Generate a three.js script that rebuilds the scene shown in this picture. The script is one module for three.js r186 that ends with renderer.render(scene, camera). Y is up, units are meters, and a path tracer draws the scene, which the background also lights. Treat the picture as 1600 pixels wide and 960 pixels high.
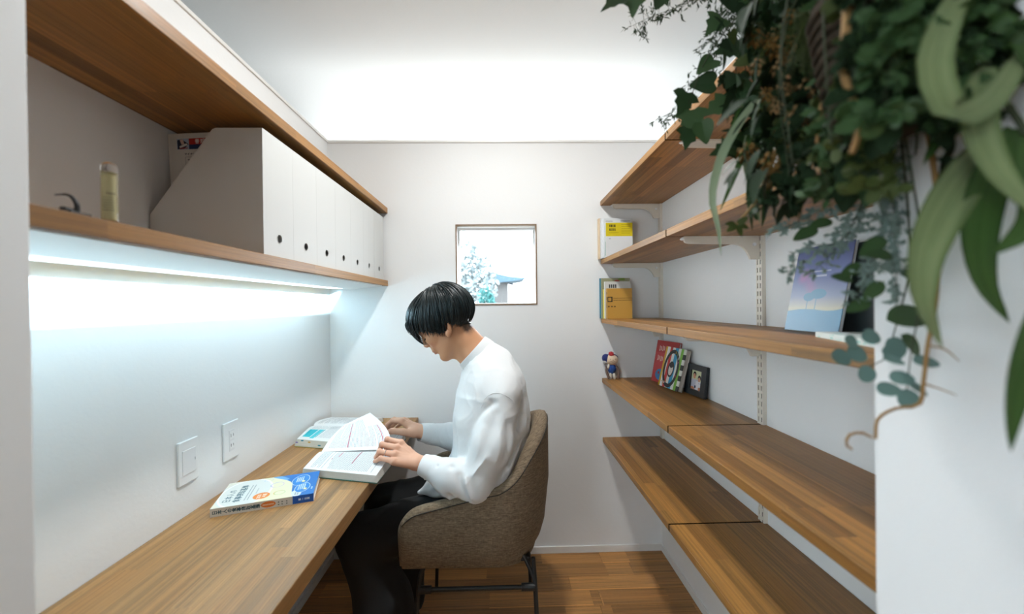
import * as THREE from 'three';
import { RoundedBoxGeometry } from 'three/addons/geometries/RoundedBoxGeometry.js';
import { mergeGeometries, mergeVertices, toCreasedNormals } from 'three/addons/utils/BufferGeometryUtils.js';
import { RectAreaLightUniformsLib } from 'three/addons/lights/RectAreaLightUniformsLib.js';

// ------------------------------------------------------------ camera, sky, exposure
RectAreaLightUniformsLib.init();
const scene = new THREE.Scene();
const camera = new THREE.PerspectiveCamera(2 * Math.atan(480 / 620) * 180 / Math.PI, 1600 / 960, 0.03, 60);
camera.position.set(0, 1.30, 0);
camera.rotation.order = 'YXZ';
camera.rotation.set(-0.0046, -0.0247, -0.0116);
camera.focus = 1.5;
camera.userData.fStop = 1.9;
scene.add(camera);
const renderer = new THREE.WebGLRenderer({ antialias: true });
renderer.toneMapping = THREE.LinearToneMapping;
renderer.toneMappingExposure = 1.09;
renderer.shadowMap.enabled = true;
renderer.shadowMap.type = THREE.PCFSoftShadowMap;
scene.background = new THREE.Color().setRGB(9.4, 10.4, 11.2);
const LIGHT = { cove: 17, ceiling: 385, shelf: 5200, shelfDown: 9.0 };   // strengths of the electric lights
const warm = new THREE.Color().setRGB(0.99, 1.0, 0.99), cool = new THREE.Color().setRGB(0.52, 0.83, 1.0), neutral = new THREE.Color().setRGB(1.0, 1.0, 0.985);

// ------------------------------------------------------------ helpers
let seed = 7;
const rnd = () => { seed = (seed + 0x6d2b79f5) | 0; let t = Math.imul(seed ^ (seed >>> 15), 1 | seed); t = (t + Math.imul(t ^ (t >>> 7), 61 | t)) ^ t; return ((t ^ (t >>> 14)) >>> 0) / 4294967296; };
const rr = (a, b) => a + (b - a) * rnd();
const V = (x, y, z) => new THREE.Vector3(x, y, z);
const clamp = (x, a = 0, b = 1) => Math.min(b, Math.max(a, x));
const mixn = (a, b, t) => a + (b - a) * t;
const sstep = (a, b, x) => { const t = clamp((x - a) / (b - a)); return t * t * (3 - 2 * t); };
const counts = {};
function numbered(n) { counts[n] = (counts[n] ?? -1) + 1; return counts[n] ? n + '_' + String(counts[n]).padStart(3, '0') : n; }
function tag(o, label, category, group) { o.userData.label = label; o.userData.category = category; if (group) o.userData.group = group; return o; }
function thing(name, label, category, pos = [0, 0, 0], group) {
  const o = new THREE.Group(); o.name = numbered(name); o.position.set(...pos); scene.add(o);
  return tag(o, label, category, group);
}
function part(name, geo, mat, parent = scene) {
  const m = new THREE.Mesh(geo, mat); m.name = parent === scene ? numbered(name) : childName(name, parent);
  m.castShadow = m.receiveShadow = true; parent.add(m); return m;
}
function childName(n, parent) { let k = 0, s = n; while (parent.children.some((c) => c.name === s)) { k++; s = n + '_' + String(k).padStart(3, '0'); } return s; }
function struct(name, geo, mat) { const m = part(name, geo, mat); m.userData.kind = 'structure'; return m; }
const merge = (list) => mergeGeometries(list.map((g) => { const q = g.index ? g.toNonIndexed() : g; for (const k of Object.keys(q.attributes)) if (!['position', 'normal', 'uv'].includes(k)) q.deleteAttribute(k); return q; }));
// texture coordinates in metres by the way each face points; along says which axis the grain follows
function boxUV(g, along = 'z', ou = 0, ov = 0) {
  const p = g.attributes.position, n = g.attributes.normal, uv = new Float32Array(p.count * 2);
  for (let i = 0; i < p.count; i++) {
    const x = p.getX(i), y = p.getY(i), z = p.getZ(i), a = [Math.abs(n.getX(i)), Math.abs(n.getY(i)), Math.abs(n.getZ(i))];
    const k = a[0] > a[1] && a[0] > a[2] ? 0 : a[1] > a[2] ? 1 : 2;
    let u, v;
    if (along === 'z') [u, v] = k === 0 ? [z, y] : k === 1 ? [z, x] : [y, x];
    else if (along === 'x') [u, v] = k === 0 ? [y, z] : k === 1 ? [x, z] : [x, y];
    else [u, v] = k === 0 ? [y, z] : k === 1 ? [z, x] : [y, x];
    uv[2 * i] = u + ou; uv[2 * i + 1] = v + ov;
  }
  g.setAttribute('uv', new THREE.BufferAttribute(uv, 2)); return g;
}
function bx(x0, x1, y0, y1, z0, z1, along = 'z', r = 0, ou = 0, ov = 0) {
  const w = x1 - x0, h = y1 - y0, d = z1 - z0;
  let g = r > 0 ? new RoundedBoxGeometry(w, h, d, 2, r) : new THREE.BoxGeometry(w, h, d);
  if (g.index) g = g.toNonIndexed();
  g.translate((x0 + x1) / 2, (y0 + y1) / 2, (z0 + z1) / 2);
  return boxUV(g, along, ou, ov);
}
function tube(pts, r, seg = 24, rad = 8, closed = false) {
  const c = new THREE.CatmullRomCurve3(pts.map((p) => (p.isVector3 ? p : V(...p))), closed);
  return new THREE.TubeGeometry(c, seg, r, rad, closed);
}
function rod(a, b, r, r2 = r, seg = 12) {
  const d = b.clone().sub(a), g = new THREE.CylinderGeometry(r2, r, d.length(), seg, 1);
  g.applyQuaternion(new THREE.Quaternion().setFromUnitVectors(V(0, 1, 0), d.clone().normalize()));
  return g.translate((a.x + b.x) / 2, (a.y + b.y) / 2, (a.z + b.z) / 2);
}
// tapered tube with a radius per point
function vine(pts, r0, r1, seg = 24, rad = 6) {
  const c = new THREE.CatmullRomCurve3(pts.map((p) => (p.isVector3 ? p : V(...p)))), g = new THREE.TubeGeometry(c, seg, 1, rad, false), p = g.attributes.position;
  for (let i = 0; i <= seg; i++) {
    const ctr = c.getPointAt(i / seg), r = mixn(r0, r1, i / seg);
    for (let j = 0; j <= rad; j++) { const k = i * (rad + 1) + j; p.setXYZ(k, ctr.x + (p.getX(k) - ctr.x) * r, ctr.y + (p.getY(k) - ctr.y) * r, ctr.z + (p.getZ(k) - ctr.z) * r); }
  }
  return g;
}
// ------------------------------------------------------------ noise and textures
const HT = new Float32Array(4096); for (let i = 0; i < 4096; i++) HT[i] = rnd();
const hash2 = (x, y) => HT[((x * 374761393 + y * 668265263) >>> 7) & 4095];
function vnoise(x, y, px = 1 << 20, py = 1 << 20) {
  const xi = Math.floor(x), yi = Math.floor(y), fx = x - xi, fy = y - yi, u = fx * fx * (3 - 2 * fx), v = fy * fy * (3 - 2 * fy);
  const w = (a, n) => ((a % n) + n) % n, x0 = w(xi, px), x1 = w(xi + 1, px), y0 = w(yi, py), y1 = w(yi + 1, py);
  return mixn(mixn(hash2(x0, y0), hash2(x1, y0), u), mixn(hash2(x0, y1), hash2(x1, y1), u), v);
}
const hash3 = (x, y, z) => HT[((x * 374761393 + y * 668265263 + z * 2147483647 + (z << 5)) >>> 6) & 4095];
function noise3(x, y, z) {
  const xi = Math.floor(x), yi = Math.floor(y), zi = Math.floor(z), s = (t) => t * t * (3 - 2 * t), u = s(x - xi), v = s(y - yi), w = s(z - zi);
  const L = (k) => mixn(mixn(hash3(xi, yi, k), hash3(xi + 1, yi, k), u), mixn(hash3(xi, yi + 1, k), hash3(xi + 1, yi + 1, k), u), v);
  return mixn(L(zi), L(zi + 1), w);
}
function dataTex(w, h, fn, srgb, ru = 1, rv = 1) {
  const d = new Uint8Array(w * h * 4);
  for (let y = 0; y < h; y++) for (let x = 0; x < w; x++) { const c = fn(x, y), i = (y * w + x) * 4; d[i] = clamp(c[0]) * 255; d[i + 1] = clamp(c[1]) * 255; d[i + 2] = clamp(c[2]) * 255; d[i + 3] = 255; }
  const t = new THREE.DataTexture(d, w, h); t.wrapS = t.wrapT = THREE.RepeatWrapping; t.magFilter = THREE.LinearFilter; t.minFilter = THREE.LinearMipmapLinearFilter; t.generateMipmaps = true;
  if (srgb) t.colorSpace = THREE.SRGBColorSpace;
  t.repeat.set(ru, rv); t.needsUpdate = true; return t;
}
function canvasTex(w, h, draw) {
  const c = document.createElement('canvas'); c.width = w; c.height = h; draw(c.getContext('2d'), w, h);
  const t = new THREE.CanvasTexture(c); t.colorSpace = THREE.SRGBColorSpace; t.wrapS = t.wrapT = THREE.ClampToEdgeWrapping; return t;
}
const std = (color, roughness = 0.6, extra = {}) => new THREE.MeshStandardMaterial({ color, roughness, ...extra });
const lin = (r, g, b) => new THREE.Color().setRGB(r, g, b);
// laminated wood, 2.0 m along the grain by 0.5 m across: staves of their own tone, streaks and pores
function woodTex(tones, rows, w, h, lenM, widM, streak) {
  const st = [];
  for (let r = 0; r < rows; r++) { const cuts = []; let u = rr(0, 0.3); while (u < 1) { cuts.push({ u, t: rnd(), k: rr(0, 900), warm: rnd() }); u += rr(0.16, 0.42); } st.push(cuts); }
  return dataTex(w, h, (x, y) => {
    const u = x / w, v = y / h, r = Math.min(rows - 1, Math.floor(v * rows)), cuts = st[r];
    let c = cuts[cuts.length - 1], dEdge = 1;
    for (const q of cuts) { if (u >= q.u) c = q; dEdge = Math.min(dEdge, Math.abs(u - q.u) * lenM); }
    const vv = v * widM, uu = u * lenM;
    const bow = 0.004 * vnoise(uu * 2.2 + c.k, c.k, 1 << 20);
    const g1 = vnoise((vv + bow) * 420 + c.k, uu * 3 + c.k), g2 = vnoise((vv + bow) * 1300 + c.k * 2, uu * 9), g3 = vnoise((vv + bow * 2) * 120 + c.k, uu * 1.3 + c.k), pore = vnoise(vv * 2600, uu * 40 + c.k);
    let f = 0.80 + 0.22 * (c.t - 0.5) + streak * ((g1 - 0.5) * 0.34 + (g2 - 0.5) * 0.22 + (g3 - 0.5) * 0.34) - (pore > 0.82 ? 0.10 : 0);
    f += 0.2;
    const a = tones[0], b = tones[1], m = clamp(c.warm * 0.7 + g3 * 0.5);
    return [mixn(a[0], b[0], m) * f, mixn(a[1], b[1], m) * f, mixn(a[2], b[2], m) * f];
  }, true, 1 / lenM, 1 / widM);
}
const texDesk = woodTex([[0.69, 0.54, 0.37], [0.62, 0.46, 0.29]], 12, 2048, 1024, 2.0, 0.5, 0.6);
const texFloor = woodTex([[0.72, 0.53, 0.31], [0.62, 0.43, 0.24]], 1, 2048, 128, 1.8, 0.09, 0.85);
const grainBump = dataTex(1024, 512, (x, y) => { const g = 0.5 * vnoise(y * 0.9, x * 0.02, 512) + 0.5 * vnoise(y * 0.45, x * 0.01, 512); return [g, g, g]; }, false, 1 / 1.0, 1 / 0.25);
const M = {};
M.wood = std(0xffffff, 0.42, { map: texDesk, bumpMap: grainBump, bumpScale: 0.0004 });
M.floorwood = std(0xffffff, 0.45, { map: texFloor, bumpMap: grainBump, bumpScale: 0.0004 });
const wallBump = dataTex(1024, 1024, (x, y) => { let g = 0, a = 0.5; for (const k of [48, 96, 192, 384]) { g += a * vnoise(x * k / 1024, y * k / 1024, k, k); a *= 0.62; } g = g / 1.18; return [g, g, g]; }, false, 1 / 0.45, 1 / 0.45);
M.wall = std(lin(0.815, 0.825, 0.825), 0.9, { bumpMap: wallBump, bumpScale: 0.0003 });
M.ceil = std(lin(0.82, 0.85, 0.86), 0.95, { bumpMap: wallBump, bumpScale: 0.0003 });
M.trim = std(lin(0.80, 0.80, 0.78), 0.45);
M.cream = std(lin(0.74, 0.69, 0.60), 0.4);
M.white = std(lin(0.82, 0.83, 0.83), 0.4);
M.black = std(lin(0.012, 0.014, 0.015), 0.5);
M.dark = std(lin(0.02, 0.02, 0.02), 0.8);
M.floorB = M.floorwood.clone(); M.floorB.color.setRGB(0.86, 0.84, 0.82);
M.floorC = M.floorwood.clone(); M.floorC.color.setRGB(1.12, 1.1, 1.08);
M.railpaint = std(lin(0.33, 0.29, 0.23), 0.6, { map: texDesk, bumpMap: grainBump, bumpScale: 0.0003 }); M.railpaint.color.setRGB(0.75, 0.78, 0.85);
M.lampshell = std(lin(0.72, 0.72, 0.70), 0.5);
M.darkwood = std(lin(0.20, 0.125, 0.07), 0.5);
M.filebox = std(lin(0.61, 0.615, 0.60), 0.55, { bumpMap: wallBump, bumpScale: 0.00006 });
M.plate = std(lin(0.80, 0.81, 0.81), 0.35); M.plate2 = std(lin(0.74, 0.75, 0.76), 0.35);
M.hall = std(lin(0.36, 0.36, 0.35), 0.9);
M.glasspane = new THREE.MeshPhysicalMaterial({ color: 0xffffff, roughness: 0.02, transmission: 1, thickness: 0, ior: 1.5 });
M.shelfwood = M.wood.clone(); M.shelfwood.color.setRGB(0.80, 0.69, 0.42);
M.wood.color.setRGB(0.84, 0.79, 0.68);
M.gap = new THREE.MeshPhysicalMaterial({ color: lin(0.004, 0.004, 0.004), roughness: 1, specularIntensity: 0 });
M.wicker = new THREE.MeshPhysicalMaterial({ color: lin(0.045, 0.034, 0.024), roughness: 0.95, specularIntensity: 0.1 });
// ------------------------------------------------------------ the room
const D = 2.067, XL = -0.888, XR = 0.829, HW = 2.149, HC = 2.56, FB = -0.5, FF = -0.35;
{ // floor: slab with the planks of the alcove laid on it
  const floor = struct('floor', bx(-1.6, 1.6, -0.12, -0.012, -2.6, 2.3), std(lin(0.2, 0.12, 0.06), 0.7));
  const pw = 0.0925; let row = 0;
  for (let z = -D; z < FF - 0.01; z += pw, row++) {
    const z1 = Math.min(z + pw, FF), lim = [XL - 0.005, XR + 0.005]; let x = lim[0];
    const cuts = [rr(-0.75, -0.1), 0]; cuts[1] = cuts[0] + 0.9;
    if (row === 1) { cuts[0] = -0.55; cuts[1] = 0.62; } if (row === 2) { cuts[0] = -0.6; cuts[1] = 0.3; } if (row === 3) { cuts[0] = -0.5; cuts[1] = 0.42; }
    for (const e of [...cuts.filter((c) => c > lim[0] + 0.1 && c < lim[1] - 0.08), lim[1]]) {
      part('plank', bx(x + 0.0004, e - 0.0004, -0.012, 0, z + 0.0004, z1 - 0.0004, 'x', 0.0012, rr(0, 3), -z - 0.0462 + (row % 2) * 0.09), [M.floorwood, M.floorB, M.floorC][Math.floor(rnd() * 3)] ?? M.floorwood, floor);
      x = e;
    }
  }
  for (let z = FF; z < 2.25; z += pw) part('plank', bx(-1.5, 1.5, -0.012, 0, z + 0.0004, Math.min(z + pw, 2.3) - 0.0004, 'x', 0, rr(0, 3), -z), M.floorwood, floor);
}
{ // back wall with the square window opening
  const s = new THREE.Shape([[-1.6, 0], [1.6, 0], [1.6, HW], [-1.6, HW]].map((p) => new THREE.Vector2(...p)));
  s.holes.push(new THREE.Path([[-0.238, 1.301], [-0.238, 1.722], [0.184, 1.722], [0.184, 1.301]].map((p) => new THREE.Vector2(...p))));
  const g = new THREE.ExtrudeGeometry(s, { depth: 0.14, bevelEnabled: false }); g.translate(0, 0, -D - 0.14);
  struct('wall_back', boxUV(g, 'x'), M.wall);
  struct('wall_left', bx(-1.6, XL, 0, HW, -D, FB, 'z'), M.wall);
  struct('wall_right', bx(XR, 1.6, 0, HW, -D, FB, 'z'), M.wall);
  struct('wall_front_left', bx(-1.6, -0.575, 0, HC, FB, FF, 'x', 0.003), M.wall);
  struct('wall_front_right', bx(0.478, 1.6, 0, HC, FB, FF, 'x', 0.003), M.wall);
  struct('wall_front_top', bx(-0.575, 0.478, 2.24, HC, FB, FF, 'x'), M.wall);
  // upper recess above the wall tops: closed all round, so only the lamps and the window give light
  struct('wall_upper_back', bx(-1.6, 1.6, HW - 0.2, HC, -2.55, -2.42, 'x'), M.wall);
  struct('wall_upper_left', bx(-1.6, -1.46, HW - 0.2, HC, -2.42, FB, 'z'), M.wall);
  struct('wall_upper_right', bx(1.46, 1.6, HW - 0.2, HC, -2.42, FB, 'z'), M.wall);
  {
    const c = new THREE.Shape(); c.moveTo(-2.42, HC); c.lineTo(-2.42, HC - 0.26); for (let i = 1; i <= 16; i++) { const a = Math.PI - i / 16 * Math.PI / 2; c.lineTo(-2.42 + 0.30 + 0.30 * Math.cos(a), HC - 0.26 + 0.26 * Math.sin(a)); }
    const g = new THREE.ExtrudeGeometry(c, { depth: 2.9, bevelEnabled: false }); g.rotateY(-Math.PI / 2); g.translate(1.45, 0, 0);   // shape x runs along +z
    struct('trim_5', boxUV(toCreasedNormals(g, 0.6), 'x'), M.ceil);
  }
  struct('trim_1', bx(-1.6, 1.6, HW - 0.02, HW, -2.42, -D - 0.14, 'x'), M.trim);
  struct('ceiling', bx(-1.6, 1.6, HC, HC + 0.1, -2.55, 2.3, 'x'), M.ceil);
  // narrow edging along the top of the walls
  struct('trim_2', merge([bx(XL + 0.004, XR - 0.004, HW - 0.004, HW + 0.008, -D - 0.02, -D + 0.006, 'x', 0.001)]), M.trim);
  struct('trim_3', bx(XL - 0.02, XL + 0.006, HW - 0.004, HW + 0.008, -D + 0.006, FB, 'z', 0.001), M.trim);
  struct('trim_4', bx(XR - 0.006, XR + 0.02, HW - 0.004, HW + 0.008, -D + 0.006, FB, 'z', 0.001), M.trim);
  // baseboards
  struct('baseboard_back', bx(XL, XR, 0, 0.036, -D, -D + 0.008, 'x', 0.002), M.trim);
  struct('baseboard_right', bx(XR - 0.008, XR, 0, 0.036, -D + 0.008, FB, 'z', 0.002), M.trim);
  struct('baseboard_left', bx(XL, XL + 0.008, 0, 0.036, -D + 0.008, FB, 'z', 0.002), M.trim);
  // hallway in which the photographer stands
  {
    const w = new THREE.Shape([[-0.35, 0], [2.3, 0], [2.3, HC], [-0.35, HC]].map((p) => new THREE.Vector2(...p)));
    w.holes.push(new THREE.Path([[0.9, 0.6], [0.9, 2.1], [2.1, 2.1], [2.1, 0.6]].map((p) => new THREE.Vector2(...p))));
    const g = new THREE.ExtrudeGeometry(w, { depth: 0.1, bevelEnabled: false }); g.rotateY(-Math.PI / 2); g.translate(-1.5, 0, 0);
    struct('wall_hall_left', boxUV(g, 'z'), M.hall);
    const q = new THREE.Group(); q.name = 'window_2'; q.userData.kind = 'structure'; scene.add(q);
    const f = []; for (const [z0, z1] of [[0.9, 0.94], [1.48, 1.52], [2.06, 2.1]]) f.push(bx(-1.57, -1.53, 0.6, 2.1, z0, z1)); for (const [y0, y1] of [[0.6, 0.64], [2.06, 2.1]]) f.push(bx(-1.57, -1.53, y0, y1, 0.94, 2.06));
    part('window_frame', merge(f), M.white, q);
    for (const [z0, z1] of [[0.94, 1.48], [1.52, 2.06]]) part('pane', bx(-1.552, -1.548, 0.64, 2.06, z0, z1), M.glasspane, q);
  }
  struct('wall_hall_right', bx(1.5, 1.6, 0, HC, FF, 2.3, 'z'), M.hall);
  struct('wall_hall_back', bx(-1.6, 1.6, 0, HC, 2.2, 2.3, 'x'), M.hall);
}
{ // window: thin timber liner, white reveal frame, pane
  const w = new THREE.Group(); w.name = 'window_1'; w.userData.kind = 'structure'; scene.add(w);
  const f = [], a = -0.238, b = 0.184, y0 = 1.301, y1 = 1.722, t = 0.007, z0 = -D - 0.03, z1 = -D + 0.003;
  f.push(bx(a, a + t, y0, y1, z0, z1), bx(b - t, b, y0, y1, z0, z1), bx(a + t, b - t, y0, y0 + t, z0, z1), bx(a + t, b - t, y1 - t, y1, z0, z1));
  part('liner', merge(f), M.darkwood, w);
  const q = [], c = -D - 0.13, e = -D - 0.10, k = 0.012;
  q.push(bx(a, a + k, y0, y1, c, e), bx(b - k, b, y0, y1, c, e), bx(a + k, b - k, y0, y0 + k, c, e), bx(a + k, b - k, y1 - k, y1, c, e));
  part('window_frame', merge(q), M.white, w);
  part('pane', bx(a + k, b - k, y0 + k, y1 - k, c + 0.012, c + 0.016), M.glasspane, w);
}
{ // light strip lying in the recess behind the top of the back wall
  const g = thing('cove_light', 'long glowing light strip hidden in the ceiling recess above the back wall', 'light', [0, HW, -2.33]);
  part('channel', bx(-1.2, 1.15, 0, 0.012, -0.02, 0.02, 'x', 0.002), M.white, g);
  part('diffuser', bx(-1.19, 1.14, 0.012, 0.02, -0.016, 0.016, 'x', 0.002), std(0xffffff, 0.5, { emissive: neutral, emissiveIntensity: 2.0 }), g);
  const l = new THREE.RectAreaLight(neutral, LIGHT.cove, 2.33, 0.034); l.position.set(-0.025, HW + 0.023, -2.33); l.rotation.x = Math.PI / 2; l.castShadow = true; scene.add(l);
}
{ // round ceiling light: a short drum under the high ceiling
  const g = thing('ceiling_light', 'round white drum ceiling light above the middle of the alcove', 'light', [-0.02, 2.42, -1.22]);
  part('drum', new THREE.LatheGeometry([[0.066, 0], [0.070, 0], [0.070, HC - 2.42], [0, HC - 2.42]].map((p) => new THREE.Vector2(...p)), 40), M.white, g);
  part('diffuser', new THREE.CylinderGeometry(0.065, 0.065, 0.005, 40).translate(0, 0.004, 0), std(0xffffff, 0.5, { emissive: warm, emissiveIntensity: 2.0 }), g);
  const l = new THREE.RectAreaLight(warm, LIGHT.ceiling, 0.115, 0.115); l.position.set(-0.02, 2.418, -1.22); l.rotation.x = -Math.PI / 2; l.castShadow = true; scene.add(l);
}
// ------------------------------------------------------------ desk and boards
const DT = 0.724;
{
  tag(part('desk', bx(XL, -0.4412, DT - 0.045, DT, -D, FB, 'z', 0.0025, 0.3, 0.02), M.wood), 'long built-in wooden desk board along the left wall under the shelves', 'desk');
}
const boardTop = tag(part('wall_shelf', bx(XL, -0.5858, 1.7816, 1.81, -D, FB, 'z', 0.002, 0.9, 0.13), M.shelfwood), 'upper brown wooden shelf board above the white file boxes on the left wall', 'shelf');
const boardLow = tag(part('wall_shelf', bx(XL, -0.5888, 1.4064, 1.4349, -D, FB, 'z', 0.002, 0.2, 0.31), M.shelfwood), 'lower brown wooden shelf board on the left wall carrying the white file boxes', 'shelf');
const TIER = [0.602, 0.913, 1.2255, 1.5335, 1.838], SEAM = 1.239;
const tierWord = ['lowest', 'second lowest', 'middle', 'second highest', 'highest'];
TIER.forEach((t, i) => {
  tag(part('wall_shelf', bx(0.5185, XR - 0.001, t - 0.0235, t, -D + 0.001, -SEAM - 0.003, 'z', 0.0018, i * 0.37, i * 0.17), M.shelfwood), 'far half of the ' + tierWord[i] + ' wooden shelf on the right wall', 'shelf');
  const nearBoard = tag(part('wall_shelf', bx(0.5185, XR - 0.001, t - 0.0235, t, -SEAM + 0.003, FB, 'z', 0.0018, i * 0.53 + 0.2, i * 0.11 + 0.06), M.shelfwood), 'near half of the ' + tierWord[i] + ' wooden shelf on the right wall', 'shelf');
  part('gap_shade_strip', bx(0.5188, XR - 0.001, t - 0.0232, t - 0.0006, -SEAM - 0.0029, -SEAM + 0.0029, 'z'), M.gap, nearBoard);  // black strip added in the seam, standing in for the shade of the gap
});
{ // slotted wall standards and their brackets
  const zs = [-2.036, -SEAM - 0.002], word = ['in the far corner', 'in the middle of the wall'];
  const s = new THREE.Shape([[-0.014, 0.30], [0.014, 0.30], [0.014, 2.0], [-0.014, 2.0]].map((p) => new THREE.Vector2(...p)));
  for (let y = 0.32; y < 1.97; y += 0.025) for (const c of [-0.0068, 0.0068]) s.holes.push(new THREE.Path([[c - 0.0022, y], [c - 0.0022, y + 0.015], [c + 0.0022, y + 0.015], [c + 0.0022, y]].map((p) => new THREE.Vector2(...p))));
  const face = new THREE.ExtrudeGeometry(s, { depth: 0.0015, bevelEnabled: false }); face.rotateY(-Math.PI / 2);   // looks towards -x
  zs.forEach((z, k) => {
    const o = thing('shelf_standard', 'cream slotted metal upright ' + word[k] + ' holding the right shelves', 'shelf upright', [XR, 0, z]);
    const f = face.clone(); f.translate(-0.0115, 0, 0); part('slotted_face', f, M.cream, o);
    part('channel_side', merge([bx(-0.0115, 0, 0.30, 2.0, 0.0125, 0.014), bx(-0.0115, 0, 0.30, 2.0, -0.014, -0.0125)]), M.cream, o);
    part('channel_back', bx(-0.001, -0.0002, 0.30, 2.0, -0.0125, 0.0125), M.dark, o);
    TIER.forEach((t, i) => {
      const yb = t - 0.0235, b = thing('shelf_bracket', 'cream metal bracket ' + word[k] + ' under the ' + tierWord[i] + ' right shelf', 'bracket', [XR, yb, z]);
      const p = new THREE.Shape(); p.moveTo(-0.252, 0); p.lineTo(-0.252, -0.012); p.quadraticCurveTo(-0.25, -0.02, -0.235, -0.0205); p.lineTo(-0.10, -0.023);
      p.bezierCurveTo(-0.06, -0.024, -0.05, -0.05, -0.041, -0.071); p.lineTo(-0.012, -0.071); p.lineTo(-0.012, 0); p.lineTo(-0.252, 0);
      const g = new THREE.ExtrudeGeometry(p, { depth: 0.007, bevelEnabled: true, bevelThickness: 0.001, bevelSize: 0.001, bevelSegments: 2, curveSegments: 10 }); g.translate(0, -0.001, -0.0035);
      part('arm', boxUV(g, 'x'), M.cream, b);
      part('flange', bx(-0.256, -0.02, -0.0035, -0.0002, -0.011, 0.011, 'x', 0.001), M.cream, b);
      part('end_cap', new THREE.SphereGeometry(0.006, 12, 8).scale(1.2, 0.7, 1).translate(-0.258, -0.008, 0), M.white, b);
      part('bolt', new THREE.CylinderGeometry(0.005, 0.0055, 0.004, 14).rotateX(Math.PI / 2).translate(-0.03, -0.026, 0.0065), M.white, b);
    });
  });
}
{ // slim light fitted under the lower left shelf: a housing with a slot that faces the wall
  const g = thing('shelf_light', 'slim white light fitting under the lower left shelf glowing onto the wall', 'light', [0, 1.4064, 0]);
  const z0 = -2.0, z1 = -0.52;
  const y = -0.0165;
  const wedge = new THREE.ExtrudeGeometry(new THREE.Shape([[-0.60, 0], [-0.60, -0.003], [-0.735, y - 0.002], [-0.735, 0]].map((p) => new THREE.Vector2(...p))), { depth: z1 - z0, bevelEnabled: false }); wedge.translate(0, 0, z0);
  part('housing', merge([boxUV(wedge, 'z'), bx(-0.806, -0.735, y - 0.002, y, z0, z1), bx(-0.806, -0.804, y, 0, z0, z1), bx(-0.8225, -0.821, -0.0134, 0, z0, z1), bx(-0.8225, -0.735, y, 0, z0 - 0.002, z0)]), M.lampshell, g);
  part('edge_strip', bx(-0.8148, -0.806, y - 0.003, y, z0, z1), std(lin(0.56, 0.43, 0.27), 0.6), g);
  part('diffuser', bx(-0.806, -0.742, y - 0.0035, y - 0.0021, z0 + 0.13, z1), std(lin(0.85, 0.85, 0.85), 0.5, { emissive: lin(0.93, 0.97, 1), emissiveIntensity: 0.9 }), g);
  part('light_bar', bx(-0.8038, -0.8032, -0.0092, -0.0078, z0 + 0.005, z1, 'z'), std(0xffffff, 0.5, { emissive: cool, emissiveIntensity: 2 }), g);
  const l = new THREE.RectAreaLight(cool, LIGHT.shelf, z1 - z0 - 0.02, 0.0008); l.position.set(-0.81, 1.4064 - 0.0085, (z0 + z1) / 2); l.castShadow = true;
  l.lookAt(-2, 1.4064 - 0.0085, (z0 + z1) / 2); scene.add(l);
  const e = new THREE.RectAreaLight(cool, LIGHT.shelfDown, 0.06, z1 - z0 - 0.14); e.position.set(-0.774, 1.4064 + y - 0.005, (z0 + z1) / 2 + 0.065); e.rotation.x = -Math.PI / 2; e.castShadow = true; scene.add(e);
}
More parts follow.
